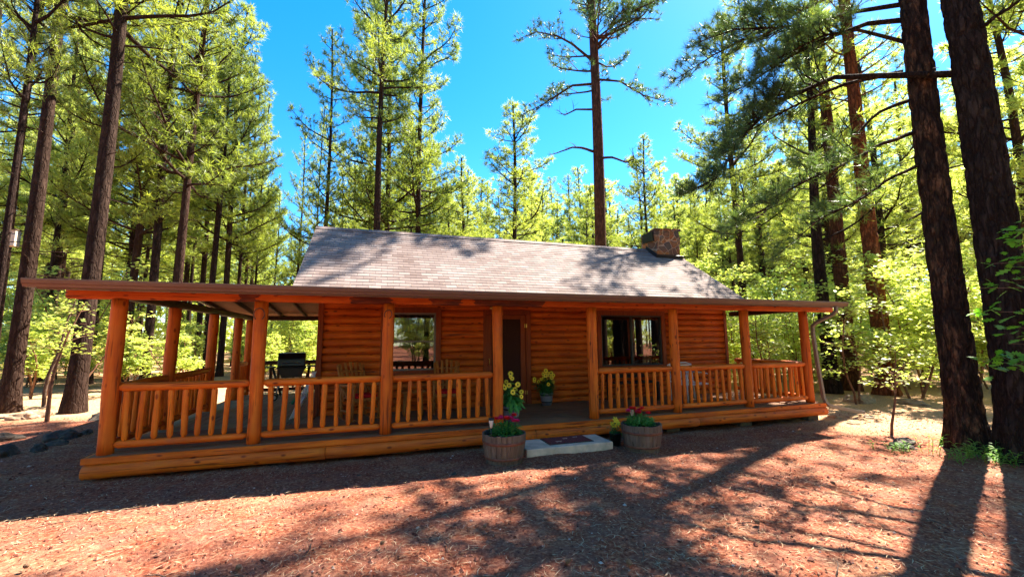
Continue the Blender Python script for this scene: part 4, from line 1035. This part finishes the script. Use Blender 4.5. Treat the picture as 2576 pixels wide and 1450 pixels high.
pine('pine_tree', 'thick dark pine trunk crossing behind the left end of the gutter', (-5.17, 6.82, gz(-5.2, 6.8)), 107, H=20, r0=.165, cb=.50, Rc=3.2, nb=54, k=24, L=.26, w=.018, mat=NEED, bmat=BARKB, dead=16, nsub=3.6, sides=16)
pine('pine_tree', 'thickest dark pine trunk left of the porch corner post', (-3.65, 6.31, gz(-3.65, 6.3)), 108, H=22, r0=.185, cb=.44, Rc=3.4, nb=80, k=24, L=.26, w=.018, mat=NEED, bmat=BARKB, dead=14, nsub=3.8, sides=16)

# ---- prototypes that the rest of the forest copies
PR = {}
PR['full'] = [pine('pine_tree', 'x', (0,0,0), 200+i, H=20, r0=.175, cb=.36, Rc=3.5, nb=84, k=16, L=.30, w=.024, nsub=4.6, dead=14) for i in range(2)]
PR['high'] = [pine('pine_tree', 'x', (0,0,0), 210+i, H=20, r0=.175, cb=.50, Rc=3.5, nb=66, k=16, L=.30, w=.024, nsub=4.6, dead=20) for i in range(2)]
PR['slim'] = [pine('pine_tree', 'x', (0,0,0), 220+i, H=20, r0=.145, cb=.30, Rc=3.2, nb=92, k=18, L=.30, w=.026, nsub=4.6, dead=16) for i in range(2)]
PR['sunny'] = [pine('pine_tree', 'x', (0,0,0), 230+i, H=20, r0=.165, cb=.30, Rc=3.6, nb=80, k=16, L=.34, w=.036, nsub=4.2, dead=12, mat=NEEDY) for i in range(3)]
PR['sparse'] = [pine('pine_tree', 'x', (0,0,0), 240+i, H=20, r0=.14, cb=.26, Rc=3.1, nb=76, k=16, L=.30, w=.026, nsub=4.2, dead=10, keep=.9) for i in range(2)]
PROTOS = [p for v in PR.values() for p in v]
rp = random.Random(77); cnt = {}
def put(kind, x, y, H, diam, label, group=None, lean=(0,0), tmat=None, cr=1.0):
    c = cnt.get(kind, 0); cnt[kind] = c+1; p = PR[kind][c % len(PR[kind])]
    base = {'full': .44, 'high': .44, 'slim': .34, 'sunny': .40, 'sparse': .34}[kind]
    s = diam/base; sxy = s*cr
    return dup(p, (x, y, gz(x, y)-.05), rp.uniform(0, 6.28), (sxy, sxy, H/20), label, group, lean=lean, tmat=tmat)
cxy_ = (3.24, -6.91)
NAMED = [
 ('high', -4.95, 5.80, 15, .24, 'slender leaning pine trunk at the far left edge, front one of the pair', (0, .05)),
 ('high', -7.05, 9.07, 16, .34, 'pine trunk at the far left edge behind the slender leaning one', (0, .02)),
 ('slim', -5.84, 13.13, 17.4, .42, 'dark pine trunk second to the right of the thickest left trunk, with a bent top', (0,0)),
 ('slim', -8.03, 17.63, 17.7, .38, 'pine trunk close behind the bent one above the left gutter', (0,0)),
 ('high', -4.49, 11.54, 19, .44, 'straight dark pine trunk seen between the first two left porch posts', (0,0)),
 ('full', -3.3, 10.4, 19.5, .44, 'dark pine trunk directly behind the second left side porch post', (0,0)),
 ('sunny', -5.73, 19.62, 19, .42, 'pine trunk seen in the bright gap beside the second left side post', (0,0)),
 ('slim', -3.86, 17.07, 19.6, .40, 'tall straight dark pine left of the sky gap over the left roof wing', (0,0)),
 ('slim', -5.74, 25.89, 22.5, .36, 'slim pine just right of the tall straight one beside the left sky gap', (0,0)),
 ('slim', -6.34, 29.87, 22, .34, 'slim pine second from the left sky gap', (0,0)),
 ('sparse', -5.23, 28.08, 20, .26, 'thin nearly bare topped pine bordering the left sky gap', (0,0)),
 ('sunny', -10.27, 16.47, 18.6, .34, 'sunlit pink brown pine trunk between the two thick left trunks, left of its twin', (0,0)),
 ('sunny', -11.58, 19.18, 19.5, .34, 'sunlit pink brown pine trunk between the two thick left trunks, right of its twin', (0,0)),
 ('sparse', -5.3, 34.22, 14.9, .26, 'short thin pine at the foot of the left sky gap', (0,0)),
 ('sparse', -2.61, 28.62, 18.9, .24, 'very thin pine standing left of the roof ridge end', (0,0)),
 ('sparse', .16, 19.92, 21.5, .34, 'sparse pine rising from behind the left end of the ridge', (0,0)),
 ('sparse', -1.09, 26.82, 20, .22, 'thin pine close left of the sparse pine over the ridge end', (0,0)),
 ('slim', 2.77, 22.09, 27, .30, 'thin dark pine left of the twin tall trunks over the ridge', (0,0)),
 ('high', 3.26, 16.09, 25.5, .42, 'left of the two tall trunks standing together behind the ridge', (0,0)),
 ('slim', 3.7, 20.09, 26.1, .38, 'right of the two tall trunks standing together behind the ridge', (0,0)),
 ('slim', 5.97, 28.99, 20, .26, 'thin pine left of the tall reddish pine above the ridge centre', (0,0)),
 ('slim', 5.58, 17.99, 26.5, .36, 'tall narrow pine above the ridge, left of the open blue sky', (0,0)),
 ('sparse', 7.38, 28.86, 20, .26, 'thin pine just right of the tall narrow one above the ridge', (0,0)),
 ('sunny', .41, 28.98, 16, .28, 'low bushy pine behind the ridge between the sparse pine and the tall pair', (0,0)),
 ('sparse', 9.05, 28.62, 15.5, .24, 'small pine at the left of the central sky gap', (0,0)),
 ('full', 9.39, 23.48, 15.8, .34, 'rounded small pine with a split stem in the central sky gap', (0,0)),
 ('slim', 12.06, 19.67, 18.6, .36, 'medium pine left of the tall bare limbed pine', (0,0)),
 ('sunny', 15.5, 24.81, 16, .26, 'small yellowish pine just left of the tall bare limbed pine', (0,0)),
 ('sparse', 21.5, 26.42, 14.6, .24, 'small pine peeking left of the tall bare limbed trunk low over the ridge', (0,0)),
 ('sparse', 21.16, 17.16, 16.2, .26, 'medium sparse pine above the chimney', (0,0)),
 ('sunny', 28.98, 23.71, 14.6, .28, 'small pine right behind the chimney', (0,0)),
 ('slim', 31.54, 24.13, 16.5, .20, 'very thin straight pine right of the chimney', (0,0)),
 ('sunny', 35.08, 26.29, 15.6, .3, 'bushy pine above the right roof slope', (0,0)),
 ('full', 17.8, 6.6, 16.5, .30, 'straight pine trunk just above the right roof slope end', (0,0)),
 ('full', 33.67, 19.05, 18.3, .36, 'pine trunk right behind the straight one over the roof slope end', (0,0)),
 ('sunny', 29.25, 8.04, 18.5, .42, 'shaded pine trunk close behind the reddest trunk', (0,0)),
 ('sunny', 23.87, .73, 16, .34, 'pine at the right edge behind the thickest trunk', (0,0)),
 ('sunny', 31.17, 4.04, 17, .36, 'pine with a pale trunk between the thickest trunk and the right edge', (0,0)),
 ('slim', 31.63, 21.28, 16.5, .24, 'thin pine over the right roof slope beside the leaning one', (0,0)),
 ('slim', 29.54, 17.68, 16.1, .22, 'thin leaning pine over the right roof slope', (0, -.08)),
]
for kd, x, y, H, dm, lb, ln in NAMED:
    put('slim' if kd == 'sparse' and x > 2 else kd, x, y, H, dm*(.85 if x < -2.7 else 1.0), lb, lean=ln, cr=1.25 if x > 2 else 1.0)
rl = random.Random(55); nl_ = 0
SL = []
while nl_ < 11:
    az = rl.uniform(-31, -17); d = rl.uniform(19, 33); x = cxy_[0]+d*math.sin(R(az)); y = cxy_[1]+d*math.cos(R(az))
    if any((x-a[1])**2+(y-a[2])**2 < 2.2 for a in NAMED) or any((x-a)**2+(y-b)**2 < 2 for a, b in SL): continue
    put('high', x, y, rl.uniform(14, 18), rl.uniform(.22,.30), 'one of the slender dark pines with bare lower trunks in the left woods', 'slender pines in the left woods'); SL.append((x, y)); nl_ += 1
# random forest
taken = SL+[(a[1], a[2]) for a in NAMED]+[DB, EB, (13.07,9.94), (18.9,2.36), (19.3,3.7), (17.7,3.25), (-5.17,6.82), (-3.65,6.31)]
cxy = (3.24, -6.91)
def far_enough(x, y, d=2.0): return all((x-a)**2+(y-b_)**2 > d*d for a, b_ in taken)
def az_of(x, y): return math.degrees(math.atan2(x-cxy[0], y-cxy[1]))
rq = random.Random(31); made = 0; tries = 0
while made < 190 and tries < 20000:
    tries += 1
    az = rq.uniform(-37, 74); d = 20+58*rq.random()**.62; x = cxy[0]+d*math.sin(R(az)); y = cxy[1]+d*math.cos(R(az))
    sector = 'left' if az < -12 else ('gapl' if az < -5 else ('mid' if az < 42 else 'right'))
    if -3 < x < 15 and y < 12: continue
    if sector in ('mid', 'gapl') and d < 34: continue
    if sector == 'right' and d < 24: continue
    if not far_enough(x, y, 2.0 if d > 35 else 2.6): continue
    if sector == 'left' and rq.random() < .5: continue
    if sector == 'right' and d < 45 and rq.random() < .6: continue
    if sector == 'gapl' and rq.random() < .5: continue
    if sector == 'left': H = rq.uniform(17, 23); kd = rq.choice(['sunny','sunny','sunny','slim'])
    elif sector == 'gapl': H = 1.4+d*rq.uniform(.16, .26); kd = rq.choice(['sunny','slim','sparse'])
    elif sector == 'mid':
        H = 1.4+d*rq.uniform(.26, .43); kd = rq.choice(['sunny','sunny','sparse','slim','full'])
    else: H = min(22, 1.4+d*rq.uniform(.42, .75)); kd = rq.choice(['sunny','sunny','full','high'])
    if H < 7: continue
    lab = {'left': 'one of the many pines crowding the woods far left of the cabin', 'gapl': 'one of the low distant pines at the foot of the left sky gap',
           'mid': 'one of the smaller distant pines lined up behind the cabin roof', 'right': 'one of the sunlit pines filling the woods right of the cabin'}[sector]
    put(kd, x, y, H, (.20+.012*H)*rq.uniform(.8,1.2), lab, {'left': 'pines in the left woods', 'gapl': 'low pines at the left sky gap', 'mid': 'distant pines behind the roof', 'right': 'pines in the right woods'}[sector], cr=1.2 if sector == 'mid' else 1.0)
    taken.append((x, y)); made += 1
# woods behind the photographer, seen mirrored in the windows
made = 0
while made < 40:
    az = rq.uniform(92, 285); d = rq.uniform(9, 42); x = cxy[0]+d*math.sin(R(az)); y = cxy[1]+d*math.cos(R(az))
    if az < 135 and d < 16: continue
    if not far_enough(x, y, 3): continue
    put(rq.choice(['sunny','full','high']), x, y, rq.uniform(15,21), rq.uniform(.35,.5), 'pine of the woods behind the photographer, mirrored in the cabin windows', 'pines mirrored in the windows'); taken.append((x, y)); made += 1
# unseen pines added beyond the right edge to shade the yard and roof
for i, (x, y, H) in enumerate([(16.5,-3.6,19), (20.5,-1.4,20), (15.3,-6.2,18), (15.0,-4.6,20), (18.2,-5.2,21), (14.2,-7.6,20)]):
    put('high', x, y, H, .42, 'unseen pine added beyond the right edge to shade the yard', 'pines added to shade the yard', cr=1.0)

# ---- gambel oaks and saplings
def oak(name, label, loc, seed, H, spread, nl, L, w, mat=OAK, stems=3, group=None, lobed=False, low=.25, cat='oak sapling', r0=.03, barkm=SAPB, flat=.5):
    rnd = random.Random(seed); t = thing(name, label, cat, loc, 0, group); tm = MB(); ends = []
    for s in range(stems):
        a = rnd.uniform(0, 6.28); p = Vector((rnd.uniform(-.12,.12)*stems, rnd.uniform(-.12,.12)*stems, -.05)); d = Vector((math.cos(a)*.18, math.sin(a)*.18, 1)); pts = [p]
        n = 7; hh = H*rnd.uniform(.75,1)
        for i in range(n): d = (d+Vector((rnd.uniform(-.28,.28), rnd.uniform(-.28,.28), .25))).normalized(); pts.append(pts[-1]+d*hh/n)
        tm.tube(pts, [r0*(1-.75*i/n) for i in range(n+1)], 7, False, .04, rnd)
        for k in range(int(8+H*4)):
            f = (low+(1-low)*rnd.random())*n; i = min(int(f), n-1); c = pts[i].lerp(pts[i+1], f-i); b2 = rnd.uniform(0, 6.28); l = spread*rnd.uniform(.35,1)*(1-.35*f/n)
            e = c+Vector((math.cos(b2), math.sin(b2), rnd.uniform(-.05,.6)))*l; m = c.lerp(e, .5)+Vector((0,0,.08*l)); tm.tube([c, m, e], [.009, .006, .003], 4, False); ends += [(m, e), (m, e)]
    tm.build('stem', barkm, t, smooth=True)
    rs = np.random.RandomState(seed); E = np.array([[*a[:], *b_[:]] for a, b_ in ends]); idx = rs.randint(0, len(E), nl); f = rs.uniform(-.2, 1.1, (nl, 1))
    C = E[idx,:3]*(1-f)+E[idx,3:]*f+rs.normal(size=(nl,3))*np.array([.10,.10,.055])*spread
    az = rs.uniform(0, 6.283, nl); D = np.stack([np.cos(az), np.sin(az), rs.normal(size=nl)*.25-.05], 1); D /= np.linalg.norm(D, axis=1, keepdims=True)
    U = np.array([[0,0,1.]])+rs.normal(size=(nl,3))*flat; S = np.cross(D, U); S /= np.linalg.norm(S, axis=1, keepdims=True); Nn = np.cross(S, D)
    l = L*rs.uniform(.6, 1.25, (nl,1)); ww = w*l/L
    if not lobed:
        V = np.stack([C, C+D*l*.55+S*ww*.5+Nn*l*.05, C+D*l-Nn*l*.08, C+D*l*.5-S*ww*.5+Nn*l*.05], 1).reshape(-1,3); soup('leaves', V, 4, mat, t, rs.rand(nl))
    else:
        half = [(0,.0),(.12,.10),(.25,.30),(.32,.16),(.5,.46),(.58,.22),(.74,.40),(.80,.18),(.93,.16),(1,0)]
        out_ = half+[(u, -v) for u, v in half[-2:0:-1]]
        V = np.stack([C+D*l*u+S*ww*v+Nn*l*(.10*abs(v)-.12*u*u) for u, v in out_], 1).reshape(-1,3); soup('leaves', V, len(out_), mat, t, rs.rand(nl))
    return t
OK = [oak('oak_sapling', 'x', (0,0,0), 300+i, 2.8, .9, 2000, .12, .075) for i in range(2)]+[oak('oak_sapling', 'x', (0,0,0), 310+i, 5.0, 1.4, 4600, .135, .085, low=.12) for i in range(3)]
ro = random.Random(12); made = 0; tries = 0; otaken = []
while made < 210 and tries < 9000:
    tries += 1
    az = ro.uniform(-40, 74); d = 12+34*ro.random(); x = cxy[0]+d*math.sin(R(az)); y = cxy[1]+d*math.cos(R(az))
    if -3.2 < x < 15.5 and y < 8: continue
    if x > 14 and y < 3.5 and d < 17: continue
    if x < -2 and y < 9.5: continue
    if not all((x-a)**2+(y-b_)**2 > 1.5 for a, b_ in otaken): continue
    big = ro.random() < (.75 if az > 30 else .4); p = OK[2+made % 3] if big else OK[made % 2]; s = ro.uniform(.7, 1.15)
    sec = 'left' if az < -12 else ('mid' if az < 42 else 'right')
    lab = {'left': 'one of the yellow green oak saplings in the undergrowth left of the porch', 'mid': 'one of the yellow green oak saplings behind the cabin', 'right': 'one of the bright leafy oaks in the undergrowth right of the porch'}[sec]
    dup(p, (x, y, gz(x, y)), ro.uniform(0, 6.28), (s*1.1, s*1.1, s), lab, {'left': 'oak undergrowth on the left', 'mid': 'oak undergrowth behind the cabin', 'right': 'oak undergrowth on the right'}[sec]); otaken.append((x, y)); made += 1
made = 0
while made < 44:
    az = ro.uniform(100, 280); d = ro.uniform(9, 30); x = cxy[0]+d*math.sin(R(az)); y = cxy[1]+d*math.cos(R(az))
    s = ro.uniform(.8, 1.2); dup(OK[2+made % 3], (x, y, gz(x, y)), ro.uniform(0, 6.28), (s, s, s), 'oak of the woods behind the photographer, mirrored in the cabin windows', 'oaks mirrored in the windows'); made += 1
# hand placed saplings
oak('oak_sapling', 'thin dark sapling stem nearest the thick trunk at the far left', (-4.88, 7.42, gz(-4.9,7.4)), 401, 3.4, .8, 260, .10, .065, stems=1, low=.5, r0=.045, barkm=TWIG)
oak('oak_sapling', 'crooked reddish sapling stem midway between the two thick left trunks', (-3.31, 4.98, gz(-3.3,5)), 402, 3.2, .8, 240, .10, .065, stems=1, low=.5, r0=.04, barkm=SAPB)
oak('oak_sapling', 'thin leaning sapling just left of the thickest left trunk', (-4.1, 7.0, gz(-4.3,7.2)), 403, 3.0, .8, 300, .10, .065, stems=1, low=.45, r0=.035)
oak('oak_sapling', 'slim sapling with spreading pale leaves standing right of the downspout', (12.38, -1.37, gz(12.4,-1.4)), 404, 2.1, .7, 190, .085, .06, stems=1, low=.45, r0=.026, lobed=True)
oak('oak_sapling', 'thin sapling stem on the sunlit litter left of the big patched trunk', (16.89, -.14, gz(16.9,-.1)), 405, 3.6, 1.1, 900, .12, .085, stems=1, low=.3, r0=.05, lobed=True)
oak('oak_sapling', 'leafy young oak in front of the reddest trunk', (15.9, 1.4, gz(15.9,1.4)), 406, 3.4, 1.2, 650, .12, .085, stems=2, low=.3, r0=.03)
oak('oak_sapling', 'leafy young oak between the downspout and the red trunks', (15.0, 3.0, gz(15,3)), 407, 3.4, 1.2, 900, .12, .085, stems=2, low=.45, r0=.03)
oak('oak_sapling', 'leafy young oak behind the gap of the two big right trunks', (16.6, -2.4, gz(16.6,-2.4)), 408, 4.2, 1.2, 800, .12, .085, stems=2, low=.3, r0=.03)
# foreground oak whose branches reach in over the thickest trunk
t = thing('oak_sapling', 'fresh green lobed oak leaves hanging in front of the thickest trunk at the right edge', 'oak sapling', (9.55, -5.35, gz(9.6,-5.3)))
rn = random.Random(8); tm = MB(); ends = []
tm.tube([(0,0,-.05), (.03,.02,.8), (-.02,.05,1.6), (.04,.0,2.4), (.0,.06,3.2)], [.03,.027,.02,.014,.006], 8, False, .04, rn)
for tgt in ((-.44,.72,2.80), (-.42,.68,2.55), (-.5,.89,2.51), (-.53,.96,2.27), (-.5,.89,2.03), (-.45,.76,1.87), (-.48,.84,1.72), (-.55,1.0,1.54), (-.46,.79,1.57), (-.44,.74,2.33)):
    e = Vector(tgt); c = Vector((.0,.03,max(.6, e.z-.25))); m = c.lerp(e, .55)+Vector((0,0,.08)); tm.tube([c, m, e], [.010,.006,.003], 5, False); ends.append((m, e))
tm.build('stem', SAPB, t, smooth=True)
rs = np.random.RandomState(3); nl = 150; E = np.array([[*a[:], *b_[:]] for a, b_ in ends]); idx = rs.randint(0, len(E), nl); f = rs.uniform(.55, 1.1, (nl,1))
C = E[idx,:3]*(1-f)+E[idx,3:]*f+rs.normal(size=(nl,3))*.045; az = rs.uniform(0,6.283,nl); D = np.stack([np.cos(az), np.sin(az), -.25+rs.normal(size=nl)*.2], 1); D /= np.linalg.norm(D, axis=1, keepdims=True)
S = np.cross(D, np.array([[0,0,1.]])+rs.normal(size=(nl,3))*.35); S /= np.linalg.norm(S, axis=1, keepdims=True); Nn = np.cross(S, D); l = .115*rs.uniform(.65,1.2,(nl,1))
half = [(0,.0),(.12,.06),(.25,.28),(.32,.12),(.5,.40),(.58,.16),(.74,.34),(.80,.12),(.93,.13),(1,0)]; out_ = half+[(u, -v) for u, v in half[-2:0:-1]]
soup('leaves', np.stack([C+D*l*u+S*l*v*.9+Nn*l*(.10*abs(v)-.12*u*u) for u, v in out_], 1).reshape(-1,3), len(out_), OAKN, t, rs.rand(nl))

for p in PROTOS+OK: unlink_proto(p)

# ---- the far wood as one mass
rs = np.random.RandomState(9); n = 15000
az = np.where(rs.rand(n) < .6, rs.uniform(-48, 82, n), rs.uniform(82, 312, n)); d = rs.uniform(74, 100, n); X = cxy[0]+d*np.sin(np.radians(az)); Y = cxy[1]+d*np.cos(np.radians(az))
hm = np.where(az < -12, 17, np.where(az < -5, 9, np.where(az < 42, 15, 19)))
Z = rs.uniform(0, 1, n)*hm
V, at = tufts(np.stack([X, Y, Z], 1), rs.normal(size=(n,3)), 14, 1.1, .30, rs, 1.2, .3)
tb = MB()
for i in range(260):
    j = rs.randint(n); h = hm[j]*.9; tb.tube([(X[j], Y[j], -.5), (X[j], Y[j], h)], [.2, .08], 5, False)
Vt = np.array([tb.v[i] for f in tb.f for i in f])
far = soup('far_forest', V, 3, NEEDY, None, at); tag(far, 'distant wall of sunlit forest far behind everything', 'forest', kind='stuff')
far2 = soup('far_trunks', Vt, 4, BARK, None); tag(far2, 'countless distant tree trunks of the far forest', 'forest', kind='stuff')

# ---- weeds by the big trunks
def weed(x, y, h, n, label, rnd, r=.12):
    t = thing('weed', label, 'weed', (x, y, gz(x, y)), 0, 'weeds around the big trunks'); st = MB(); V = []; at = []
    for k in range(n):
        a = rnd.uniform(0,6.28); b0 = Vector((rnd.uniform(-r,r), rnd.uniform(-r,r), 0)); tip = b0+Vector((math.cos(a)*.08, math.sin(a)*.08, h*rnd.uniform(.6,1))); st.tube([b0, tip], .004, 4, False)
        for j in range(9):
            c = b0.lerp(tip, .15+.85*j/8); aa = j*2.4+a
            for q in leaf_pts(c, Vector((math.cos(aa), math.sin(aa), .5)), .09, .02, rnd, .2): V += [tuple(p) for p in q]; at.append(rnd.random())
    st.build('stems', GRASS, t); soup('leaves', np.array(V), 4, GRASS, t, np.array(at))
rw = random.Random(6)
for x, y, h, n, lb in ((11.45,-2.55,.34,5,'tallest bright weed clump in front of the patched trunk'), (11.1,-2.45,.2,4,'low bright weed clump left of the tallest one'), (11.0,-2.2,.16,4,'low weed clump furthest left of the big trunks'),
                       (11.75,-2.85,.22,10,'shaded weed clump at the foot of the patched trunk'), (11.7,-3.2,.22,10,'shaded weed clump between the two big trunk feet'), (11.3,-2.9,.2,6,'shaded weed clump nearest the camera before the trunks'), (12.0,-3.0,.25,9,'shaded weed clump in the gap between the two big trunks')):
    weed(x, y, h, n, lb, rw)

# ---- rocks
def rock(x, y, sx, sy, sz, seed, m, label, group=None):
    import bmesh
    bm = bmesh.new(); bmesh.ops.create_icosphere(bm, subdivisions=4, radius=1)
    for v in bm.verts:
        q = v.co*1.3+Vector((seed*7.1, 0, 0)); k = 1+.32*mnoise.noise(q)+.14*mnoise.noise(q*2.7)+.05*mnoise.noise(q*8); c = mnoise.voronoi(q*.9)[0]; k += .30*(c[1]-c[0])-.08
        v.co = Vector((v.co.x*sx*k, v.co.y*sy*k, max(v.co.z*k, -.5)*sz))
    me = bpy.data.meshes.new('rock'); bm.to_mesh(me); bm.free(); me.materials.append(m)
    o = bpy.data.objects.new('rock', me); COL.objects.link(o); o.location = (x, y, gz(x, y)-sz*.08); o.rotation_euler = (0,0,seed); tag(o, label, 'rock', group)
rock(-2.05, 1.75, .20,.14,.16, 1, ROCKD, 'dark blocky basalt rock at the lower left edge')
rock(-1.75, 1.95, .12,.10,.12, 2, ROCKD, 'dark basalt rock touching the blocky one at the lower left')
rock(-1.75, 2.35, .16,.08,.08, 3, ROCKD, 'low flat basalt rock before the rounded one left of the porch')
rock(-1.95, 2.85, .24,.16,.19, 4, ROCKD, 'largest rounded basalt rock left of the porch corner')
rock(-1.85, 3.3, .12,.09,.09, 5, ROCKD, 'small basalt rock behind the largest rounded one')
rock(-1.75, 4.0, .15,.10,.10, 6, ROCKD, 'basalt rock nearest the corner post in the left row')
rock(-2.9, 3.1, .24,.16,.13, 7, ROCKD, 'basalt rock at the shadow edge on the far left')
rock(-2.55, 5.2, .35,.2,.14, 8, ROCKD, 'long low rock pile left of the porch post foot')
rock(-1.7, 5.9, .4,.2,.13, 9, ROCKD, 'mossy low rock pile just behind the corner post')
rock(-4.1, 5.7, .35,.2,.2, 10, ROCKT, 'tan sunlit rock beside the thick left trunk')
rock(17.3, .9, .42,.16,.16, 11, ROCKT, 'long tan boulder on the sunlit litter right of the red trunks')
rock(16.4, 1.6, .38,.30,.24, 12, ROCKT, 'tan boulder at the foot of the reddest trunk')
rock(13.9, -.15, .16,.1,.07, 13, ROCKT, 'flat tan stone under the downspout outlet')
rock(13.2, .1, .14,.1,.06, 14, ROCKT, 'tan stone between the deck corner and the downspout outlet')
rock(12.9, -.5, .12,.1,.05, 15, ROCKT, 'small tan stone below the deck corner by the downspout')
rock(11.9, -1.95, .26,.14,.08, 16, ROCKD, 'dark rock half buried left of the weeds')
rock(11.55, -2.1, .2,.12,.07, 17, ROCKD, 'dark flat rock beside the weeds at the patched trunk')
rock(11.85, -3.75, .12,.1,.09, 18, ROCKT, 'small tan stone at the foot of the thickest trunk')
rock(4.28, -1.25, .035,.03,.04, 19, ROCKD, 'fist sized dark cinder lying left of the left barrel')
rock(3.1, -.9, .03,.025,.02, 20, ROCKD, 'tiny dark cinder in the shade before the second railing')

# nest box on the far left trunk
t = thing('nest_box', 'pale wooden nest box fixed to the far left thick trunk', 'nest box', (-5.40, 6.62, 4.0))
b = MB(); b.box(-.12, .1, -.1, .08, -.2, .2); b.build('body', plain('pale_board', (.6,.5,.38), .8, 0, .1), t, bevel=.005)
b = MB(); b.box(-.15, .12, -.14, .1, .202, .225); b.build('lid', TWIG, t)

# grill size
for o in COL.objects:
    if o.name.startswith('gas_grill'): o.scale = (.93, .93, .97)
# ---- litter: pebbles, needles, twigs
rs = np.random.RandomState(21)
def scatter(n, pw=1.0):
    a = np.radians(rs.uniform(-36, 71, n)); d = 1.0+13*rs.rand(n)**pw; return cxy[0]+d*np.sin(a), cxy[1]+d*np.cos(a)
X, Y = scatter(42000, .75); ok = ~((X > -.25)&(X < 12.75)&(Y > -.2)&(Y < 6.4)); X = X[ok]; Y = Y[ok]; n = len(X)
s = rs.gamma(2.2, .0028, n)+.0035; Zg = gbase(X, Y)+.03*(vnoise(X*4, Y*4)-.5)+.014*(vnoise(X*13, Y*13)-.5)+s*.2
# little octahedra, flattened and turned
base = np.array([[1,0,0],[0,1,0],[-1,0,0],[0,-1,0],[0,0,1],[0,0,-1]], float); tri = [(0,1,4),(1,2,4),(2,3,4),(3,0,4)]
an = rs.uniform(0,6.28,n); j = rs.uniform(.6,1.3,(n,6,3)); P = base[None]*j*s[:,None,None]; P[:,:,2] *= .7
ca, sa = np.cos(an)[:,None], np.sin(an)[:,None]; Px = P[:,:,0]*ca-P[:,:,1]*sa; Py = P[:,:,0]*sa+P[:,:,1]*ca; P = np.stack([Px+X[:,None], Py+Y[:,None], P[:,:,2]+Zg[:,None]], -1)
V = np.concatenate([P[:, list(f)] for f in tri], 1).reshape(-1,3); at = np.repeat(rs.beta(1.6,1.9,n), 4)
o = soup('cinder_gravel', V, 3, PEB, None, at); tag(o, 'loose red volcanic cinder gravel over the yard', 'gravel', kind='stuff')
X, Y = scatter(42000, .8); X = np.concatenate([X, rs.uniform(-.1, 12.6, 5200), rs.uniform(-2.5, -.2, 900)]); Y = np.concatenate([Y, -.21-np.abs(rs.normal(size=5200))*.16, rs.uniform(-.2, 6, 900)]); ok = ~((X > -.25)&(X < 12.75)&(Y > -.2)&(Y < 6.4)); X = X[ok]; Y = Y[ok]
dens = vnoise(X*.9, Y*.9); ok = (dens > .42)|(rs.rand(len(X)) < .45); X = X[ok]; Y = Y[ok]; n = len(X)
Zg = gbase(X, Y)+.03*(vnoise(X*4, Y*4)-.5)+.012+rs.uniform(0,.012,n); a = rs.uniform(0,6.28,n); l = rs.uniform(.04,.13,n); w = rs.uniform(.0015,.0036,n)
C = np.stack([X, Y, Zg], 1); D = np.stack([np.cos(a), np.sin(a), rs.normal(size=n)*.06], 1); S = np.stack([-np.sin(a), np.cos(a), np.zeros(n)], 1)
B = S*rs.uniform(-.15,.15,(n,1))*l[:,None]
V = np.stack([C-S*w[:,None], C+D*l[:,None]*.5-S*w[:,None]+B, C+D*l[:,None]+0*S, C+D*l[:,None]*.5+S*w[:,None]+B], 1).reshape(-1,3)
o = soup('pine_needle_litter', V, 4, LIT, None, rs.rand(n)); tag(o, 'dry fallen pine needles strewn over the ground', 'needle litter', kind='stuff')
rk = random.Random(19); cone = MB(); cone.lathe([(.004,0),(.020,.008),(.028,.022),(.022,.026),(.029,.034),(.021,.042),(.025,.048),(.015,.056),(.017,.062),(.004,.075)], n=9)
CONE = plain('cone_scales', (.22,.12,.07), .9, 0, .4, 60); c0_ = cone.build('pine_cone', CONE, None); tag(c0_, 'open brown pine cone lying on the cinder yard', 'pine cone', 'pine cones strewn over the yard')
for k in range(24):
    a = R(rk.uniform(-30, 66)); d = rk.uniform(2.2, 8.5); x = cxy[0]+d*math.sin(a); y = cxy[1]+d*math.cos(a)
    if -.4 < x < 12.8 and y > -.9: continue
    o = c0_ if k == 0 else c0_.copy()
    if k: COL.objects.link(o)
    o.location = (x, y, gz(x, y)+.03); o.rotation_euler = (R(80)+rk.uniform(-.3,.3), 0, rk.uniform(0, 6.28)); s_ = rk.uniform(.5, .85); o.scale = (s_, s_, s_)
rs2 = np.random.RandomState(4); n = 420; X = rs2.uniform(1.9, 12.2, n); Yr = rs2.uniform(0, 1, n)**1.6*2.5+1.48; Zr = 2.398+.68*(Yr-1.45)+.028; a = rs2.uniform(0, 6.28, n); l = rs2.uniform(.05,.14,n)
Cc = np.stack([X, Yr, Zr], 1); Dd = np.stack([np.cos(a), np.sin(a), .68*np.sin(a)], 1); Ss = np.stack([-np.sin(a), np.cos(a), .68*np.cos(a)], 1)*.0022
soup('roof_needles', np.stack([Cc-Ss, Cc+Dd*l[:,None]*.5-Ss, Cc+Dd*l[:,None], Cc+Dd*l[:,None]*.5+Ss], 1).reshape(-1,3), 4, LIT, cabin, rs2.rand(n))['kind'] = 'stuff'
rt = random.Random(14); tw = MB()
for k in range(90):
    a = R(rt.uniform(-34, 68)); d = 1.6+10*rt.random(); x = cxy[0]+d*math.sin(a); y = cxy[1]+d*math.cos(a)
    if -.3 < x < 12.8 and -.3 < y < 6.4: continue
    th = rt.uniform(0, 6.28); l = rt.uniform(.06,.28); z = gz(x, y)+.015
    tw.tube([(x, y, z), (x+l*.5*math.cos(th)+.02, y+l*.5*math.sin(th), z+.012), (x+l*math.cos(th), y+l*math.sin(th), z+.004)], [.005,.004,.002], 5)
o = tw.build('twig_litter', TWIG, None); tag(o, 'small broken twigs scattered on the cinders', 'twigs', kind='stuff')
